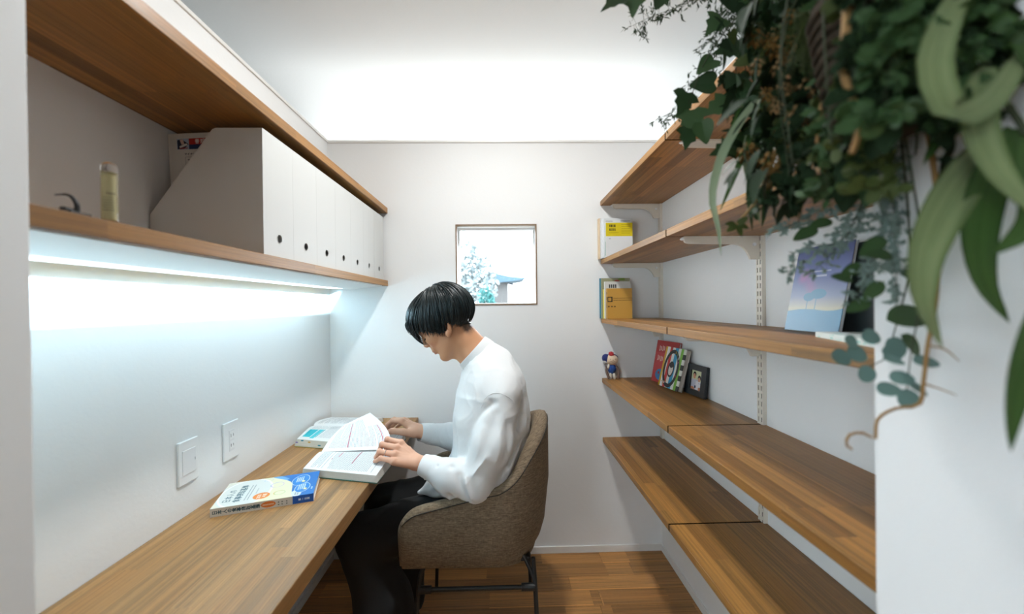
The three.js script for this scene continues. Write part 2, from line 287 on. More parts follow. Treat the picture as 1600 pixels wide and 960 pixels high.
// ------------------------------------------------------------ lettering: strokes of the characters that stand on covers and papers, on a 100 by 100 square
const GL = {
  日: '20,8 20,94|20,8 80,8 80,94|20,50 80,50|20,90 80,90', 本: '8,28 92,28|50,4 50,97|50,28 10,80|50,28 90,80|32,74 68,74', 人: '50,6 44,45 8,94|47,36 60,64 94,94',
  の: '52,20 44,60 28,82 14,60 26,32 52,18 80,30 86,55 74,80 52,92', 食: '50,3 8,38|50,3 94,38|50,16 50,28|28,34 72,34|28,34 28,93|72,34 72,62|28,48 72,48|28,62 72,62|28,93 48,82|48,64 92,95|84,66 62,80',
  事: '8,14 92,14|50,3 50,95 38,90|26,24 74,24 74,38 26,38 26,24|18,48 80,48 80,74 18,74|6,61 95,61', 摂: '6,28 36,28|22,5 22,92 12,86|6,62 36,52|42,10 94,10|52,10 52,50|84,10 84,54|52,23 84,23|52,36 84,36|42,51 95,48|48,60 56,70|44,90 62,74|86,60 76,70|94,92 74,74',
  取: '6,10 52,10|14,10 14,78|42,10 42,96|14,32 42,32|14,54 42,54|4,82 48,74|54,20 90,20 80,60 52,95|58,38 95,95', 基: '12,16 88,16|30,4 30,60|70,4 70,60|30,30 70,30|30,44 70,44|5,60 95,60|32,60 8,80|68,60 92,80|50,64 50,92|30,76 70,76|8,94 92,94',
  準: '8,8 18,18|4,26 14,36|6,58 22,38|40,4 26,34|36,20 36,64|64,4 60,16|36,18 92,18|64,18 64,62|36,33 88,33|36,47 88,47|36,62 94,62|5,78 95,78|50,64 50,98',
  書: '20,10 80,10 80,34 20,34|6,22 94,22|50,2 50,56|18,44 82,44|6,56 94,56|26,64 74,64 74,96 26,96 26,64|26,80 74,80', 類: '28,8 28,55|6,28 50,28|12,10 20,20|44,10 36,20|28,28 8,48|28,28 48,48|6,70 50,70|28,58 8,96|28,70 50,96|56,6 96,6|74,6 70,18|60,18 92,18 92,76 60,76 60,18|60,37 92,37|60,56 92,56|66,80 56,96|84,80 96,96',
  を: '20,22 80,20|46,5 20,58 50,48 56,75|84,40 40,70 45,92 85,92', 入: '36,8 50,10 54,42 92,94|50,40 8,94', 第: '22,2 8,20|16,12 46,12|30,12 34,22|62,2 50,20|56,12 94,12|72,12 76,22|16,30 82,30 82,46 18,46 16,62 88,62 84,88 74,84|50,24 50,98|48,64 12,92',
  一: '8,50 92,50', 出: '50,4 50,94|20,16 20,46 80,46|80,16 80,46|12,60 12,94 88,94|88,60 88,94', 版: '16,6 16,60 6,95|38,6 38,36|16,36 46,36|16,58 40,58 40,95|54,12 94,10|58,12 56,60 46,95|60,36 88,36 78,70 56,95|62,50 94,95',
  年: '30,4 12,34|26,18 88,18|24,40 82,40|24,40 24,64|5,64 95,64|56,18 56,97', マ: '12,15 88,15 50,60|38,48 62,80', イ: '80,6 12,55|54,36 54,95', ナ: '8,34 92,34|52,5 48,60 20,95', ン: '12,16 36,32|10,88 50,76 90,24', バ: '30,30 10,85|60,25 92,85|78,5 84,18|92,2 98,14', ー: '8,50 92,50', カ: '10,30 84,30 76,90 62,84|45,5 40,50 12,94',
};
function glyph(c, ch, x, y, s, weight) {
  c.lineWidth = weight; c.lineCap = c.lineJoin = 'round';
  for (const st of GL[ch].split('|')) { c.beginPath(); st.split(' ').forEach((q, i) => { const [a, b] = q.split(',').map(Number); c[i ? 'lineTo' : 'moveTo'](x + a * s / 100, y + b * s / 100); }); c.stroke(); }
}
function write(c, text, x, y, s, step, weight, color, vertical) { c.strokeStyle = color; [...text].forEach((ch, i) => { if (GL[ch]) glyph(c, ch, vertical ? x : x + i * step, vertical ? y + i * step : y, s, weight); }); }
function dashes(c, x, y, w, h, color, k = 0.5) { c.fillStyle = color; let t = x; while (t < x + w) { const q = rr(0.5, 1) * h; c.fillRect(t, y + h * 0.1 * rnd(), q * k * 1.4, h); t += q * k * 2; } }
const print = (tex, rough = 0.5, k = 0.82) => std(lin(k, k, k), rough, { map: tex });
const pageEdge = std(0xffffff, 0.9, { map: dataTex(64, 256, (x, y) => { const f = 0.90 - 0.12 * hash2(3, y) - 0.03 * hash2(x >> 3, y + 999); return [f, f * 0.985, f * 0.95]; }, true) });
// a closed book lying flat: spine towards +z, head towards -x, its front cover up
function bookGroup(len, wid, th, o) {
  const g = new THREE.Group(), b = o.board ?? 0.0015, hl = len / 2, hw = wid / 2, side = o.side ?? M.white;
  const plain = (list) => merge(list);
  const top = plain([bx(-hl, hl, th - b, th, -hw, hw, 'x')]), uv = top.attributes.uv, p = top.attributes.position;
  for (let i = 0; i < p.count; i++) uv.setXY(i, (hw - p.getZ(i)) / wid, (hl - p.getX(i)) / len);
  part('front_cover', top, o.top ?? side, g);
  part('back_cover', bx(-hl, hl, 0, b, -hw, hw, 'x'), o.back ?? side, g);
  const sp = bx(-hl, hl, b * 0.2, th - b * 0.2, hw - b, hw + 0.0004, 'x'), su = sp.attributes.uv, q = sp.attributes.position;
  for (let i = 0; i < q.count; i++) su.setXY(i, (q.getX(i) + hl) / len, q.getY(i) / th);
  part('spine', sp, o.spine ?? side, g);
  const k = o.inset ?? 0.003, pg = bx(-hl + k, hl - k, b, th - b, -hw + k, hw - b, 'x'), pu = pg.attributes.uv, pp = pg.attributes.position;
  for (let i = 0; i < pp.count; i++) pu.setXY(i, pp.getX(i) * 5 + pp.getZ(i) * 5, pp.getY(i) / th);
  part('page_block', pg, o.pages ?? pageEdge, g);
  return g;
}
function place(g, name, label, category, pos, quat, group) { g.name = numbered(name); g.position.set(...pos); if (quat) g.quaternion.copy(quat); scene.add(g); return tag(g, label, category, group); }
const basis = (x, y, z) => new THREE.Quaternion().setFromRotationMatrix(new THREE.Matrix4().makeBasis(x.normalize(), y.normalize(), z.normalize()));
const qy = (a) => new THREE.Quaternion().setFromAxisAngle(V(0, 1, 0), a);

// ------------------------------------------------------------ things on the left shelf
{
  const hgt = 0.322, w = 0.1452, x0 = -0.884, x1 = -0.6045;
  const side = new THREE.Shape([[x0, 0], [x1, 0], [x1, hgt], [x1 - 0.115, hgt], [x1 - 0.123, hgt - 0.004], [x0, 0.104]].map((p) => new THREE.Vector2(...p)));
  const sheet = (z) => { const g = new THREE.ExtrudeGeometry(side, { depth: 0.002, bevelEnabled: false }); g.translate(0, 0, z); return boxUV(g, 'x'); };
  const fs = new THREE.Shape([[0.0002, 0], [w - 0.0002, 0], [w - 0.0002, hgt], [0.0002, hgt]].map((p) => new THREE.Vector2(...p)));
  const hole = new THREE.Path(); hole.absellipse(w / 2, 0.052, 0.0115, 0.0115, 0, Math.PI * 2); fs.holes.push(hole);
  const fg = new THREE.ExtrudeGeometry(fs, { depth: 0.0022, bevelEnabled: false, curveSegments: 24 }); fg.rotateY(Math.PI / 2); fg.translate(x1, 0, w);   // shape x runs along -z
  const ring = new THREE.TorusGeometry(0.0118, 0.0009, 8, 28); ring.rotateY(Math.PI / 2); ring.translate(x1 + 0.0024, 0.052, w / 2);
  const geoBody = merge([sheet(0.0005), sheet(w - 0.0028), bx(x0, x1, 0, 0.002, 0.002, w - 0.002), bx(x0, x0 + 0.002, 0, 0.103, 0.002, w - 0.002)]);
  const ord = ['nearest', 'second', 'third', 'fourth', 'fifth', 'sixth', 'farthest'];
  for (let i = 0; i < 7; i++) {
    const o = thing('file_box', ['nearest white plastic file box showing its slanted side beside the clear bottle', 'second white file box from the clear bottle in the row', 'third white file box from the clear bottle in the row', 'fourth and middle white file box of the row of seven', 'third white file box from the back wall', 'second white file box from the back wall, paper behind its hole', 'farthest white file box of the row, touching the back wall'][i], 'file box', [0, 1.4349, -1.0215 - w * (i + 1) + (i === 6 ? -0.001 : 0)], 'row of white file boxes');
    part('box_body', geoBody, M.filebox, o); part('front_panel', boxUV(fg.toNonIndexed(), 'z'), M.filebox, o); part('finger_hole_rim', ring, M.filebox, o);
    if (i === 0) part('papers', merge([0, 1, 2].map((k) => bx(x0 + 0.02, x1 - 0.006 - k * 0.001, 0.003, 0.19 + k * 0.01, 0.05 + k * 0.012, 0.056 + k * 0.012))), M.white, o);
    if (i === 5) part('papers', bx(x0 + 0.02, x1 - 0.004, 0.003, 0.15, 0.04, w - 0.04), M.white, o);
  }
  // printed sheet standing in the nearest box and leaning towards the wall
  const doc = thing('document', 'white printed paper with a red and blue heading sticking out of the nearest file box', 'document', [0, 1.4349, -1.0715]);
  const tex = canvasTex(512, 720, (c, W, H) => {
    c.fillStyle = '#ece9e2'; c.fillRect(0, 0, W, H); c.translate(-5, -2); c.scale(0.75, 0.75); c.fillStyle = '#b9cbe0'; c.fillRect(80, 48, 102, 92); c.fillStyle = '#20304f'; c.beginPath(); c.moveTo(84, 60); c.lineTo(120, 50); c.lineTo(178, 96); c.lineTo(140, 136); c.lineTo(84, 136); c.fill();
    c.fillStyle = '#e6c3b8'; c.beginPath(); c.moveTo(104, 54); c.lineTo(132, 52); c.lineTo(144, 96); c.lineTo(118, 100); c.fill(); c.fillStyle = '#f6f4f0'; c.beginPath(); c.moveTo(98, 112); c.lineTo(160, 88); c.lineTo(172, 104); c.lineTo(104, 128); c.fill(); c.fillStyle = '#c23b33'; c.fillRect(100, 126, 70, 7);
    c.fillStyle = '#c4342f'; c.fillRect(182, 48, 460, 52); c.fillStyle = '#1f3a66'; c.fillRect(182, 100, 460, 40); write(c, '書類を入', 232, 54, 40, 46, 4.5, '#f3e9e4');
    write(c, 'マイナンバーカ', 140, 172, 20, 24, 3.4, '#2c3446'); c.strokeStyle = '#6c7480'; c.lineWidth = 2; c.strokeRect(146, 206, 420, 400);
    for (const [y, n, w] of [[226, 1, 150], [256, 2, 110], [310, 1, 90], [342, 2, 140], [400, 3, 150]]) for (let k = 0; k < n; k++) dashes(c, 166, y + k * 18, w, 9, '#39404e');
  });
  const sh = bx(-0.105, 0.105, 0, 0.297, -0.0004, 0.0004, 'y'), u = sh.attributes.uv, p = sh.attributes.position;
  for (let i = 0; i < p.count; i++) u.setXY(i, (p.getX(i) + 0.105) / 0.21, p.getY(i) / 0.297);
  const s = part('sheet', sh, print(tex, 0.8), doc); doc.position.set(-0.768, 1.4349 + 0.040, -1.083); doc.rotation.z = 0.045;
  const s2 = part('sheet', bx(-0.104, 0.1, 0, 0.293, -0.004, -0.003, 'y'), M.white, doc);
}
{ // clear bottle of pale yellow liquid
  const o = thing('bottle', 'clear round-capped bottle of pale yellow liquid standing on the lower left shelf', 'bottle', [-0.607, 1.4349, -0.632]);
  const L = (pts, n = 40) => new THREE.LatheGeometry(pts.map((p) => new THREE.Vector2(...p)), n);
  const glass = new THREE.MeshPhysicalMaterial({ color: 0xffffff, roughness: 0.03, transmission: 1, thickness: 0, ior: 1.45 });
  part('body', L([[0, 0.001], [0.0085, 0.001], [0.0100, 0.003], [0.0100, 0.078], [0.0092, 0.0785]]), glass, o);
  const cap = [[0.0101, 0.0785], [0.0101, 0.084]]; for (let i = 0; i <= 10; i++) { const a = i / 10 * Math.PI / 2; cap.push([0.0101 * Math.cos(a), 0.084 + 0.0105 * Math.sin(a)]); }
  part('cap', L(cap), new THREE.MeshPhysicalMaterial({ color: 0xffffff, roughness: 0.02, transmission: 1, thickness: 0.02, ior: 1.3 }), o);
  part('liquid', L([[0, 0.003], [0.0090, 0.003], [0.0094, 0.005], [0.0094, 0.0775], [0, 0.0775]]), new THREE.MeshPhysicalMaterial({ color: lin(0.78, 0.72, 0.42), roughness: 0.05, transmission: 0.85, thickness: 0.028, ior: 1.33, attenuationColor: lin(0.75, 0.68, 0.36), attenuationDistance: 0.03 }), o);
  part('dip_tube', new THREE.CylinderGeometry(0.0013, 0.0013, 0.07, 8).translate(-0.005, 0.042, 0.003), std(lin(0.3, 0.29, 0.2), 0.4), o);
  const lt = canvasTex(256, 384, (c, W, H) => { c.fillStyle = '#c4bb8c'; c.fillRect(0, 0, W, H); c.fillStyle = '#3b3a30'; c.font = 'italic bold 34px serif'; c.fillText('Natural', 110, 168); for (let k = 0; k < 6; k++) dashes(c, 40, 190 + k * 22, 180, k ? 7 : 4, '#4a4a3c', 0.8); });
  const lab = new THREE.CylinderGeometry(0.0102, 0.0102, 0.068, 24, 1, true, -0.5, 2.0); lab.translate(0, 0.038, 0);
  part('label', lab, print(lt, 0.6), o);
}
{ // black curved hook of a cable or headset, half hidden by the wall edge
  const o = thing('headset', 'black curved headband end lying at the near end of the lower left shelf', 'headset', [-0.618, 1.4349, -0.585]);
  part('band', merge([vine([V(-0.02, 0.031, 0), V(-0.004, 0.031, 0), V(0.006, 0.026, 0.002), V(0.012, 0.016, 0.002), V(0.012, 0.006, 0.002)], 0.0012, 0.0035, 24, 8).toNonIndexed()]), M.black, o);
  part('foot', merge([new RoundedBoxGeometry(0.026, 0.005, 0.03, 3, 0.002).translate(0.006, 0.0027, 0.002), new RoundedBoxGeometry(0.008, 0.009, 0.016, 3, 0.003).translate(-0.002, 0.008, 0.002)]), M.black, o);
}
// ------------------------------------------------------------ plates on the left wall
function plate(name, label, y, z) { const o = thing(name, label, name === 'light_switch' ? 'switch' : 'socket', [XL, y, z]); part('cover_plate', bx(0, 0.007, -0.06, 0.06, -0.035, 0.035, 'z', 0.0025), M.plate, o); return o; }
{
  const s = plate('light_switch', 'white wide rocker light switch plate on the left wall nearer the viewer', 0.874, -1.131);
  part('rocker', bx(0.006, 0.0085, -0.034, 0.034, -0.024, 0.024, 'z', 0.0012), M.plate2, s);
  part('indicator', bx(0.0084, 0.0088, -0.003, 0.005, -0.0203, -0.019), std(lin(0.16, 0.2, 0.2), 0.4), s);
  const k = plate('wall_socket', 'white double power socket plate on the left wall above the desk', 0.874, -1.306);
  part('insert', bx(0.006, 0.0078, -0.034, 0.034, -0.0125, 0.0125, 'z', 0.0008), M.plate2, k);
  for (const y of [0.0155, -0.0155]) { part('outlet_face', bx(0.0076, 0.0086, y - 0.0125, y + 0.0125, -0.0105, 0.0105, 'z', 0.0008), M.plate, k); part('slot', bx(0.0082, 0.0089, y - 0.005, y + 0.005, 0.0048, 0.0062), M.dark, k); part('slot', bx(0.0082, 0.0089, y - 0.004, y + 0.004, -0.0062, -0.0048), M.dark, k); }
}
// ------------------------------------------------------------ closed book on the desk
{
  const cover = canvasTex(910, 1285, (c, W, H) => {
    c.fillStyle = '#eceadb'; c.fillRect(0, 0, W, H);
    c.fillStyle = '#f0ecc9'; c.fillRect(0, 430, W, 855);
    c.fillStyle = '#e4e9e6'; c.beginPath(); c.ellipse(430, 300, 520, 340, 0, 0, 7); c.fill(); c.strokeStyle = '#ffffff'; c.lineWidth = 26; c.beginPath(); c.ellipse(430, 330, 500, 330, 0, 0, 7); c.stroke();
    c.fillStyle = '#0d72c4'; c.beginPath(); c.moveTo(910, 600); c.bezierCurveTo(820, 660, 760, 800, 600, 900); c.bezierCurveTo(380, 980, 300, 930, 0, 1010); c.lineTo(0, 1285); c.lineTo(910, 1285); c.fill();
    c.fillStyle = '#6fb0e4'; c.beginPath(); c.moveTo(910, 600); c.bezierCurveTo(820, 660, 780, 760, 690, 830); c.lineTo(760, 860); c.lineTo(910, 720); c.fill();
    for (const [x, y, a, b, col] of [[230, 800, 74, 74, '#e9b95a'], [225, 806, 70, 70, '#b9d8a0'], [560, 720, 96, 90, '#9db7dd'], [555, 728, 90, 84, '#e9c9d8'], [800, 560, 60, 60, '#c9d6ea']]) { c.strokeStyle = col; c.lineWidth = 9; c.beginPath(); c.ellipse(x, y, a, b, 0, 0, 7); c.stroke(); }
    c.fillStyle = '#dfe8ee'; c.beginPath(); c.ellipse(110, 1040, 120, 66, -0.2, 0, 7); c.fill(); dashes(c, 40, 1020, 110, 20, '#7d8a93'); dashes(c, 40, 1052, 90, 20, '#7d8a93');
    for (const [x, y, a, b] of [[300, 1100, 180, 100], [620, 1040, 210, 120]]) { c.fillStyle = '#1b86d6'; c.strokeStyle = '#eef6fb'; c.lineWidth = 8; c.beginPath(); c.ellipse(x, y, a, b, 0.1, 0, 7); c.fill(); c.stroke(); c.fillStyle = '#f2e58e'; c.fillRect(x - 96, y + 22, 60, 42); for (let k = 0; k < 4; k++) dashes(c, x - 80 + k * 8, y - 62 + k * 27, 190, 17, '#e9f3fa'); }
    dashes(c, 190, 1225, 90, 20, '#d8e9f4');
    c.fillStyle = '#f08a2c'; c.beginPath(); c.ellipse(205, 572, 116, 108, 0, 0, 7); c.fill();
    c.fillStyle = '#fff4e6'; c.font = 'bold 64px sans-serif'; c.fillText('2020', 122, 566); write(c, '年版', 150, 585, 56, 60, 7, '#fff4e6');
    write(c, '日本人の', 150, 88, 100, 112, 11, '#1f5a6c'); write(c, '食事摂取基準', 110, 220, 98, 102, 11, '#1f5a6c');
    for (let k = 0; k < 2; k++) dashes(c, 130, 362 + k * 40, 560, 13, '#7d8f98', 0.7); dashes(c, 330, 470, 190, 12, '#9aa7ad');
  });
  const spine = canvasTex(1285, 120, (c, W, H) => {
    c.fillStyle = '#dacfc2'; c.fillRect(0, 0, W, H); c.fillStyle = '#0a57ad'; c.fillRect(0.785 * W, 0, W, H);
    c.fillStyle = '#e6741f'; c.beginPath(); c.ellipse(0.545 * W, 60, 92, 44, 0, 0, 7); c.fill(); dashes(c, 0.49 * W, 50, 140, 20, '#f7d7b8', 0.4);
    c.save(); c.translate(0, H); c.rotate(-Math.PI / 2); write(c, '日本人の食事摂取基準', 30, 26, 58, 57.5, 8, '#173f4c', true); for (const [y, x] of [[820, 60], [865, 60], [925, 60], [820, 25], [865, 25], [925, 25]]) { c.fillStyle = '#7a766e'; c.fillRect(x, y, 18, 18); c.clearRect; }
    write(c, '第一出版', 42, 1085, 34, 38, 5, '#eaf2f8', true); c.restore();
  });
  const side = std(lin(0.78, 0.76, 0.70), 0.5), g = bookGroup(0.257, 0.170, 0.0235, { top: print(cover, 0.35), spine: print(spine, 0.35), side });
  const a = 0.325, ca = Math.cos(a), sa = Math.sin(a);
  place(g, 'book', 'closed paperback with a cream and blue cover lying alone on the desk', 'book', [-0.811 + 0.1285 * ca - 0.085 * sa, DT, -1.110 - 0.1285 * sa - 0.085 * ca], qy(a));
}
// ------------------------------------------------------------ open books
function pageTex(seedText, extra) {
  return canvasTex(640, 900, (c, W, H) => {
    c.fillStyle = '#f2f3f3'; c.fillRect(0, 0, W, H);
    for (let y = 70; y < H - 70; y += 19) { if (rnd() < 0.07) continue; let x = 60; const e = rnd() < 0.15 ? rr(200, 500) : W - 60; while (x < e) { const w = rr(7, 13); c.fillStyle = rnd() < 0.5 ? '#8f959b' : '#a9aeb3'; c.fillRect(x, y, w, 8); x += w + 3; } }
    extra(c, W, H);
  });
}
// a surface between four corners with a swelling towards the spine; returns points in a grid. s runs from the spine to the fore edge, t from head to tail
function leaf(S0, S1, E0, E1, bulge, y0, y1, n = 14, m = 10) {
  const pos = [], uv = [], idx = [];
  for (let i = 0; i <= n; i++) for (let j = 0; j <= m; j++) {
    const s = i / n, t = j / m, a = V(...S0).lerp(V(...S1), t), b = V(...E0).lerp(V(...E1), t), p = a.lerp(b, s);
    p.y = mixn(y0, y1, s) + bulge * (Math.sin(Math.PI * Math.pow(s, 0.5)) - 0.55 * Math.exp(-s * 14));
    pos.push(p.x, p.y, p.z); uv.push(s, 1 - t);
  }
  for (let i = 0; i < n; i++) for (let j = 0; j < m; j++) { const a = i * (m + 1) + j, b = a + m + 1; idx.push(a, a + 1, b, b, a + 1, b + 1); }
  const g = new THREE.BufferGeometry(); g.setAttribute('position', new THREE.Float32BufferAttribute(pos, 3)); g.setAttribute('uv', new THREE.Float32BufferAttribute(uv, 2)); g.setIndex(idx); g.computeVertexNormals(); return { g, n, m };
}
function skirt({ g, n, m }, base, flare = 0) {   // the three visible edges of a page block below a leaf
  const p = g.attributes.position, ring = [], pos = [], uv = [], idx = [];
  for (let i = 0; i <= n; i++) ring.push(i * (m + 1)); for (let j = 1; j <= m; j++) ring.push(n * (m + 1) + j); for (let i = n - 1; i >= 0; i--) ring.push(i * (m + 1) + m);
  const c = V(); for (const k of ring) c.add(V(p.getX(k), 0, p.getZ(k))); c.multiplyScalar(1 / ring.length);
  ring.forEach((k, i) => { const x = p.getX(k), y = p.getY(k), z = p.getZ(k), fx = x + (x - c.x) * flare, fz = z + (z - c.z) * flare; pos.push(x, y, z, fx, base, fz); uv.push(i * 0.1, 1, i * 0.1, 0); if (i) idx.push(2 * i - 2, 2 * i - 1, 2 * i, 2 * i, 2 * i - 1, 2 * i + 1); });
  const s = new THREE.BufferGeometry(); s.setAttribute('position', new THREE.Float32BufferAttribute(pos, 3)); s.setAttribute('uv', new THREE.Float32BufferAttribute(uv, 2)); s.setIndex(idx); s.computeVertexNormals(); return s;
}
function coverSlab(pts, y, th, out) { const c = pts.reduce((a, p) => [a[0] + p[0] / pts.length, a[1] + p[1] / pts.length], [0, 0]); const s = new THREE.Shape(pts.map((p) => new THREE.Vector2(p[0] + Math.sign(p[0] - c[0]) * out, -(p[1] + Math.sign(p[1] - c[1]) * out)))); const g = new THREE.ExtrudeGeometry(s, { depth: th, bevelEnabled: false }); g.rotateX(-Math.PI / 2); g.translate(0, y, 0); return boxUV(g.toNonIndexed(), 'x'); }
{ // the thick book being read: near half, far half, one leaf being turned
  const o = thing('open_book', 'thick open textbook on the desk edge held by the reading man, a page lifted', 'book', [-0.55, DT, -1.5]);
  const loc = (p) => [p[0] + 0.55, 0, p[1] + 1.5];
  const S0 = [-0.69, -1.515], S1 = [-0.408, -1.505], N0 = [-0.686, -1.370], N1 = [-0.417, -1.300], F0 = [-0.655, -1.72], F1 = [-0.428, -1.725];
  const red = (l) => (c) => { c.strokeStyle = '#c2596f'; c.lineWidth = 9; for (const [x0, y, x1] of l) { c.beginPath(); c.moveTo(x0, y); c.lineTo(x1, y); c.stroke(); } };
  const near = leaf(loc(S0), loc(S1), loc(N0), loc(N1), 0.007, 0.030, 0.026), far = leaf(loc(S0), loc(S1), loc(F0), loc(F1), 0.008, 0.030, 0.026);
  part('page', near.g, print(pageTex(1, red([[90, 300, 250], [60, 520, 420], [300, 240, 330]])), 0.8), o);
  part('page_block', skirt(near, 0.0035, 0.03), pageEdge, o);
  part('page', far.g, print(pageTex(2, red([[120, 200, 460]])), 0.8), o); o.children[2].material.side = THREE.DoubleSide;
  part('page_block', skirt(far, 0.0035, 0.02), pageEdge, o);
  const green = std(lin(0.03, 0.12, 0.09), 0.45);
  part('cover', merge([coverSlab([S0, S1, N1, N0].map((p) => { const q = loc(p); return [q[0], q[2]]; }), 0.0005, 0.0028, 0.004), coverSlab([F0, F1, S1, S0].map((p) => { const q = loc(p); return [q[0], q[2]]; }), 0.0005, 0.0028, 0.004)]), green, o);
  // lifted leaf
  const A = V(-0.688, 0.755, -1.512), B = V(-0.425, 0.762, -1.505), C = V(-0.552, 0.862, -1.655), Dd = V(-0.668, 0.806, -1.68), pos = [], uv = [], idx = [], n = 18, m = 14;
  for (let i = 0; i <= n; i++) for (let j = 0; j <= m; j++) {
    const s = i / n, t = j / m, p = A.clone().lerp(B, t).lerp(Dd.clone().lerp(C, t), s);
    const arch = Math.sin(Math.PI * s); p.y += arch * 0.008 * (1 - 0.6 * t); p.z += arch * 0.016 * (1 - t * 0.5); p.x += arch * 0.030 * t * t;
    pos.push(p.x + 0.55, p.y - DT, p.z + 1.5); uv.push(s, 1 - t);
  }
  for (let i = 0; i < n; i++) for (let j = 0; j < m; j++) { const a = i * (m + 1) + j, b = a + m + 1; idx.push(a, b, a + 1, b, b + 1, a + 1); }
  const lg = new THREE.BufferGeometry(); lg.setAttribute('position', new THREE.Float32BufferAttribute(pos, 3)); lg.setAttribute('uv', new THREE.Float32BufferAttribute(uv, 2)); lg.setIndex(idx); lg.computeVertexNormals();
  part('turning_page', lg, new THREE.MeshPhysicalMaterial({ color: 0xffffff, roughness: 0.85, side: THREE.DoubleSide, map: pageTex(3, (c) => { red([[60, 330, 560], [40, 800, 610]])(c); c.fillStyle = '#d2493f'; c.fillRect(560, 30, 30, 16); c.fillStyle = '#f2f3f3'; c.fillRect(480, 56, 160, 60); c.fillRect(430, 620, 210, 240); }) }), o);
  // page markers at the head
  part('page_marker', bx(-0.142, -0.132, 0.012, 0.0125, 0.118, 0.124), std(lin(0.55, 0.62, 0.05), 0.6), o); part('page_marker', bx(-0.140, -0.132, 0.018, 0.0185, 0.10, 0.106), std(lin(0.8, 0.3, 0.25), 0.6), o);
}
{ // second open book against the wall
  const o = thing('open_book', 'open book with a turquoise box on its page lying behind in the desk corner', 'book', [-0.74, DT, -1.78]);
  const loc = (p) => [p[0] + 0.74, 0, p[1] + 1.78];
  const S0 = [-0.872, -1.835], S1 = [-0.668, -1.82], N0 = [-0.860, -1.668], N1 = [-0.712, -1.628], F0 = [-0.87, -2.02], F1 = [-0.60, -1.99];
  const near = leaf(loc(S0), loc(S1), loc(N0), loc(N1), 0.006, 0.034, 0.030), far = leaf(loc(S0), loc(S1), loc(F0), loc(F1), 0.012, 0.034, 0.022);
  const tx = canvasTex(640, 900, (c, W, H) => { c.fillStyle = '#eff1f1'; c.fillRect(0, 0, W, H); c.fillStyle = '#35c3d2'; c.fillRect(240, 70, 300, 200); c.fillStyle = '#57d0dc'; c.fillRect(240, 290, 340, 110); c.fillStyle = '#2aa7b8'; c.fillRect(240, 410, 300, 20); dashes(c, 260, 110, 220, 12, '#1f93a4'); for (let y = 90; y < 620; y += 24) dashes(c, 60, y, 150, 8, '#9aa0a6'); for (let y = 470; y < 820; y += 24) dashes(c, 60, y, 480, 8, '#9aa0a6'); });
  part('page', near.g, print(tx, 0.75), o);
  const et = canvasTex(900, 128, (c, W, H) => { c.fillStyle = '#dedcd0'; c.fillRect(0, 0, W, H); for (let y = 0; y < H; y += 3) { c.fillStyle = rnd() < 0.5 ? '#d4d2c4' : '#e6e4da'; c.fillRect(0, y, W, 2); } for (const [x, y, col] of [[330, 30, '#e58a55'], [380, 60, '#8f78b8'], [420, 20, '#3f95a6'], [350, 90, '#e58a55'], [480, 40, '#e3b257'], [560, 84, '#3f95a6'], [300, 70, '#d96a6a']]) { c.fillStyle = col; c.beginPath(); c.ellipse(x, y, 12, 13, 0, 0, 7); c.fill(); } });
  const sk = skirt(near, 0.003, 0.10); const su = sk.attributes.uv; for (let i = 0; i < su.count; i++) su.setX(i, su.getX(i) / 3.4); part('page_block', sk, print(et, 0.8), o);
  part('page', far.g, print(pageTex(5, () => {}), 0.8), o); o.children[2].material.side = THREE.DoubleSide; part('page_block', skirt(far, 0.003, 0.02), pageEdge, o);
  part('cover', merge([coverSlab([S0, S1, N1, N0].map((p) => { const q = loc(p); return [q[0], q[2]]; }), 0.0005, 0.0022, 0.006), coverSlab([F0, F1, S1, S0].map((p) => { const q = loc(p); return [q[0], q[2]]; }), 0.0005, 0.0022, 0.004)]), std(lin(0.5, 0.45, 0.06), 0.4), o);
}
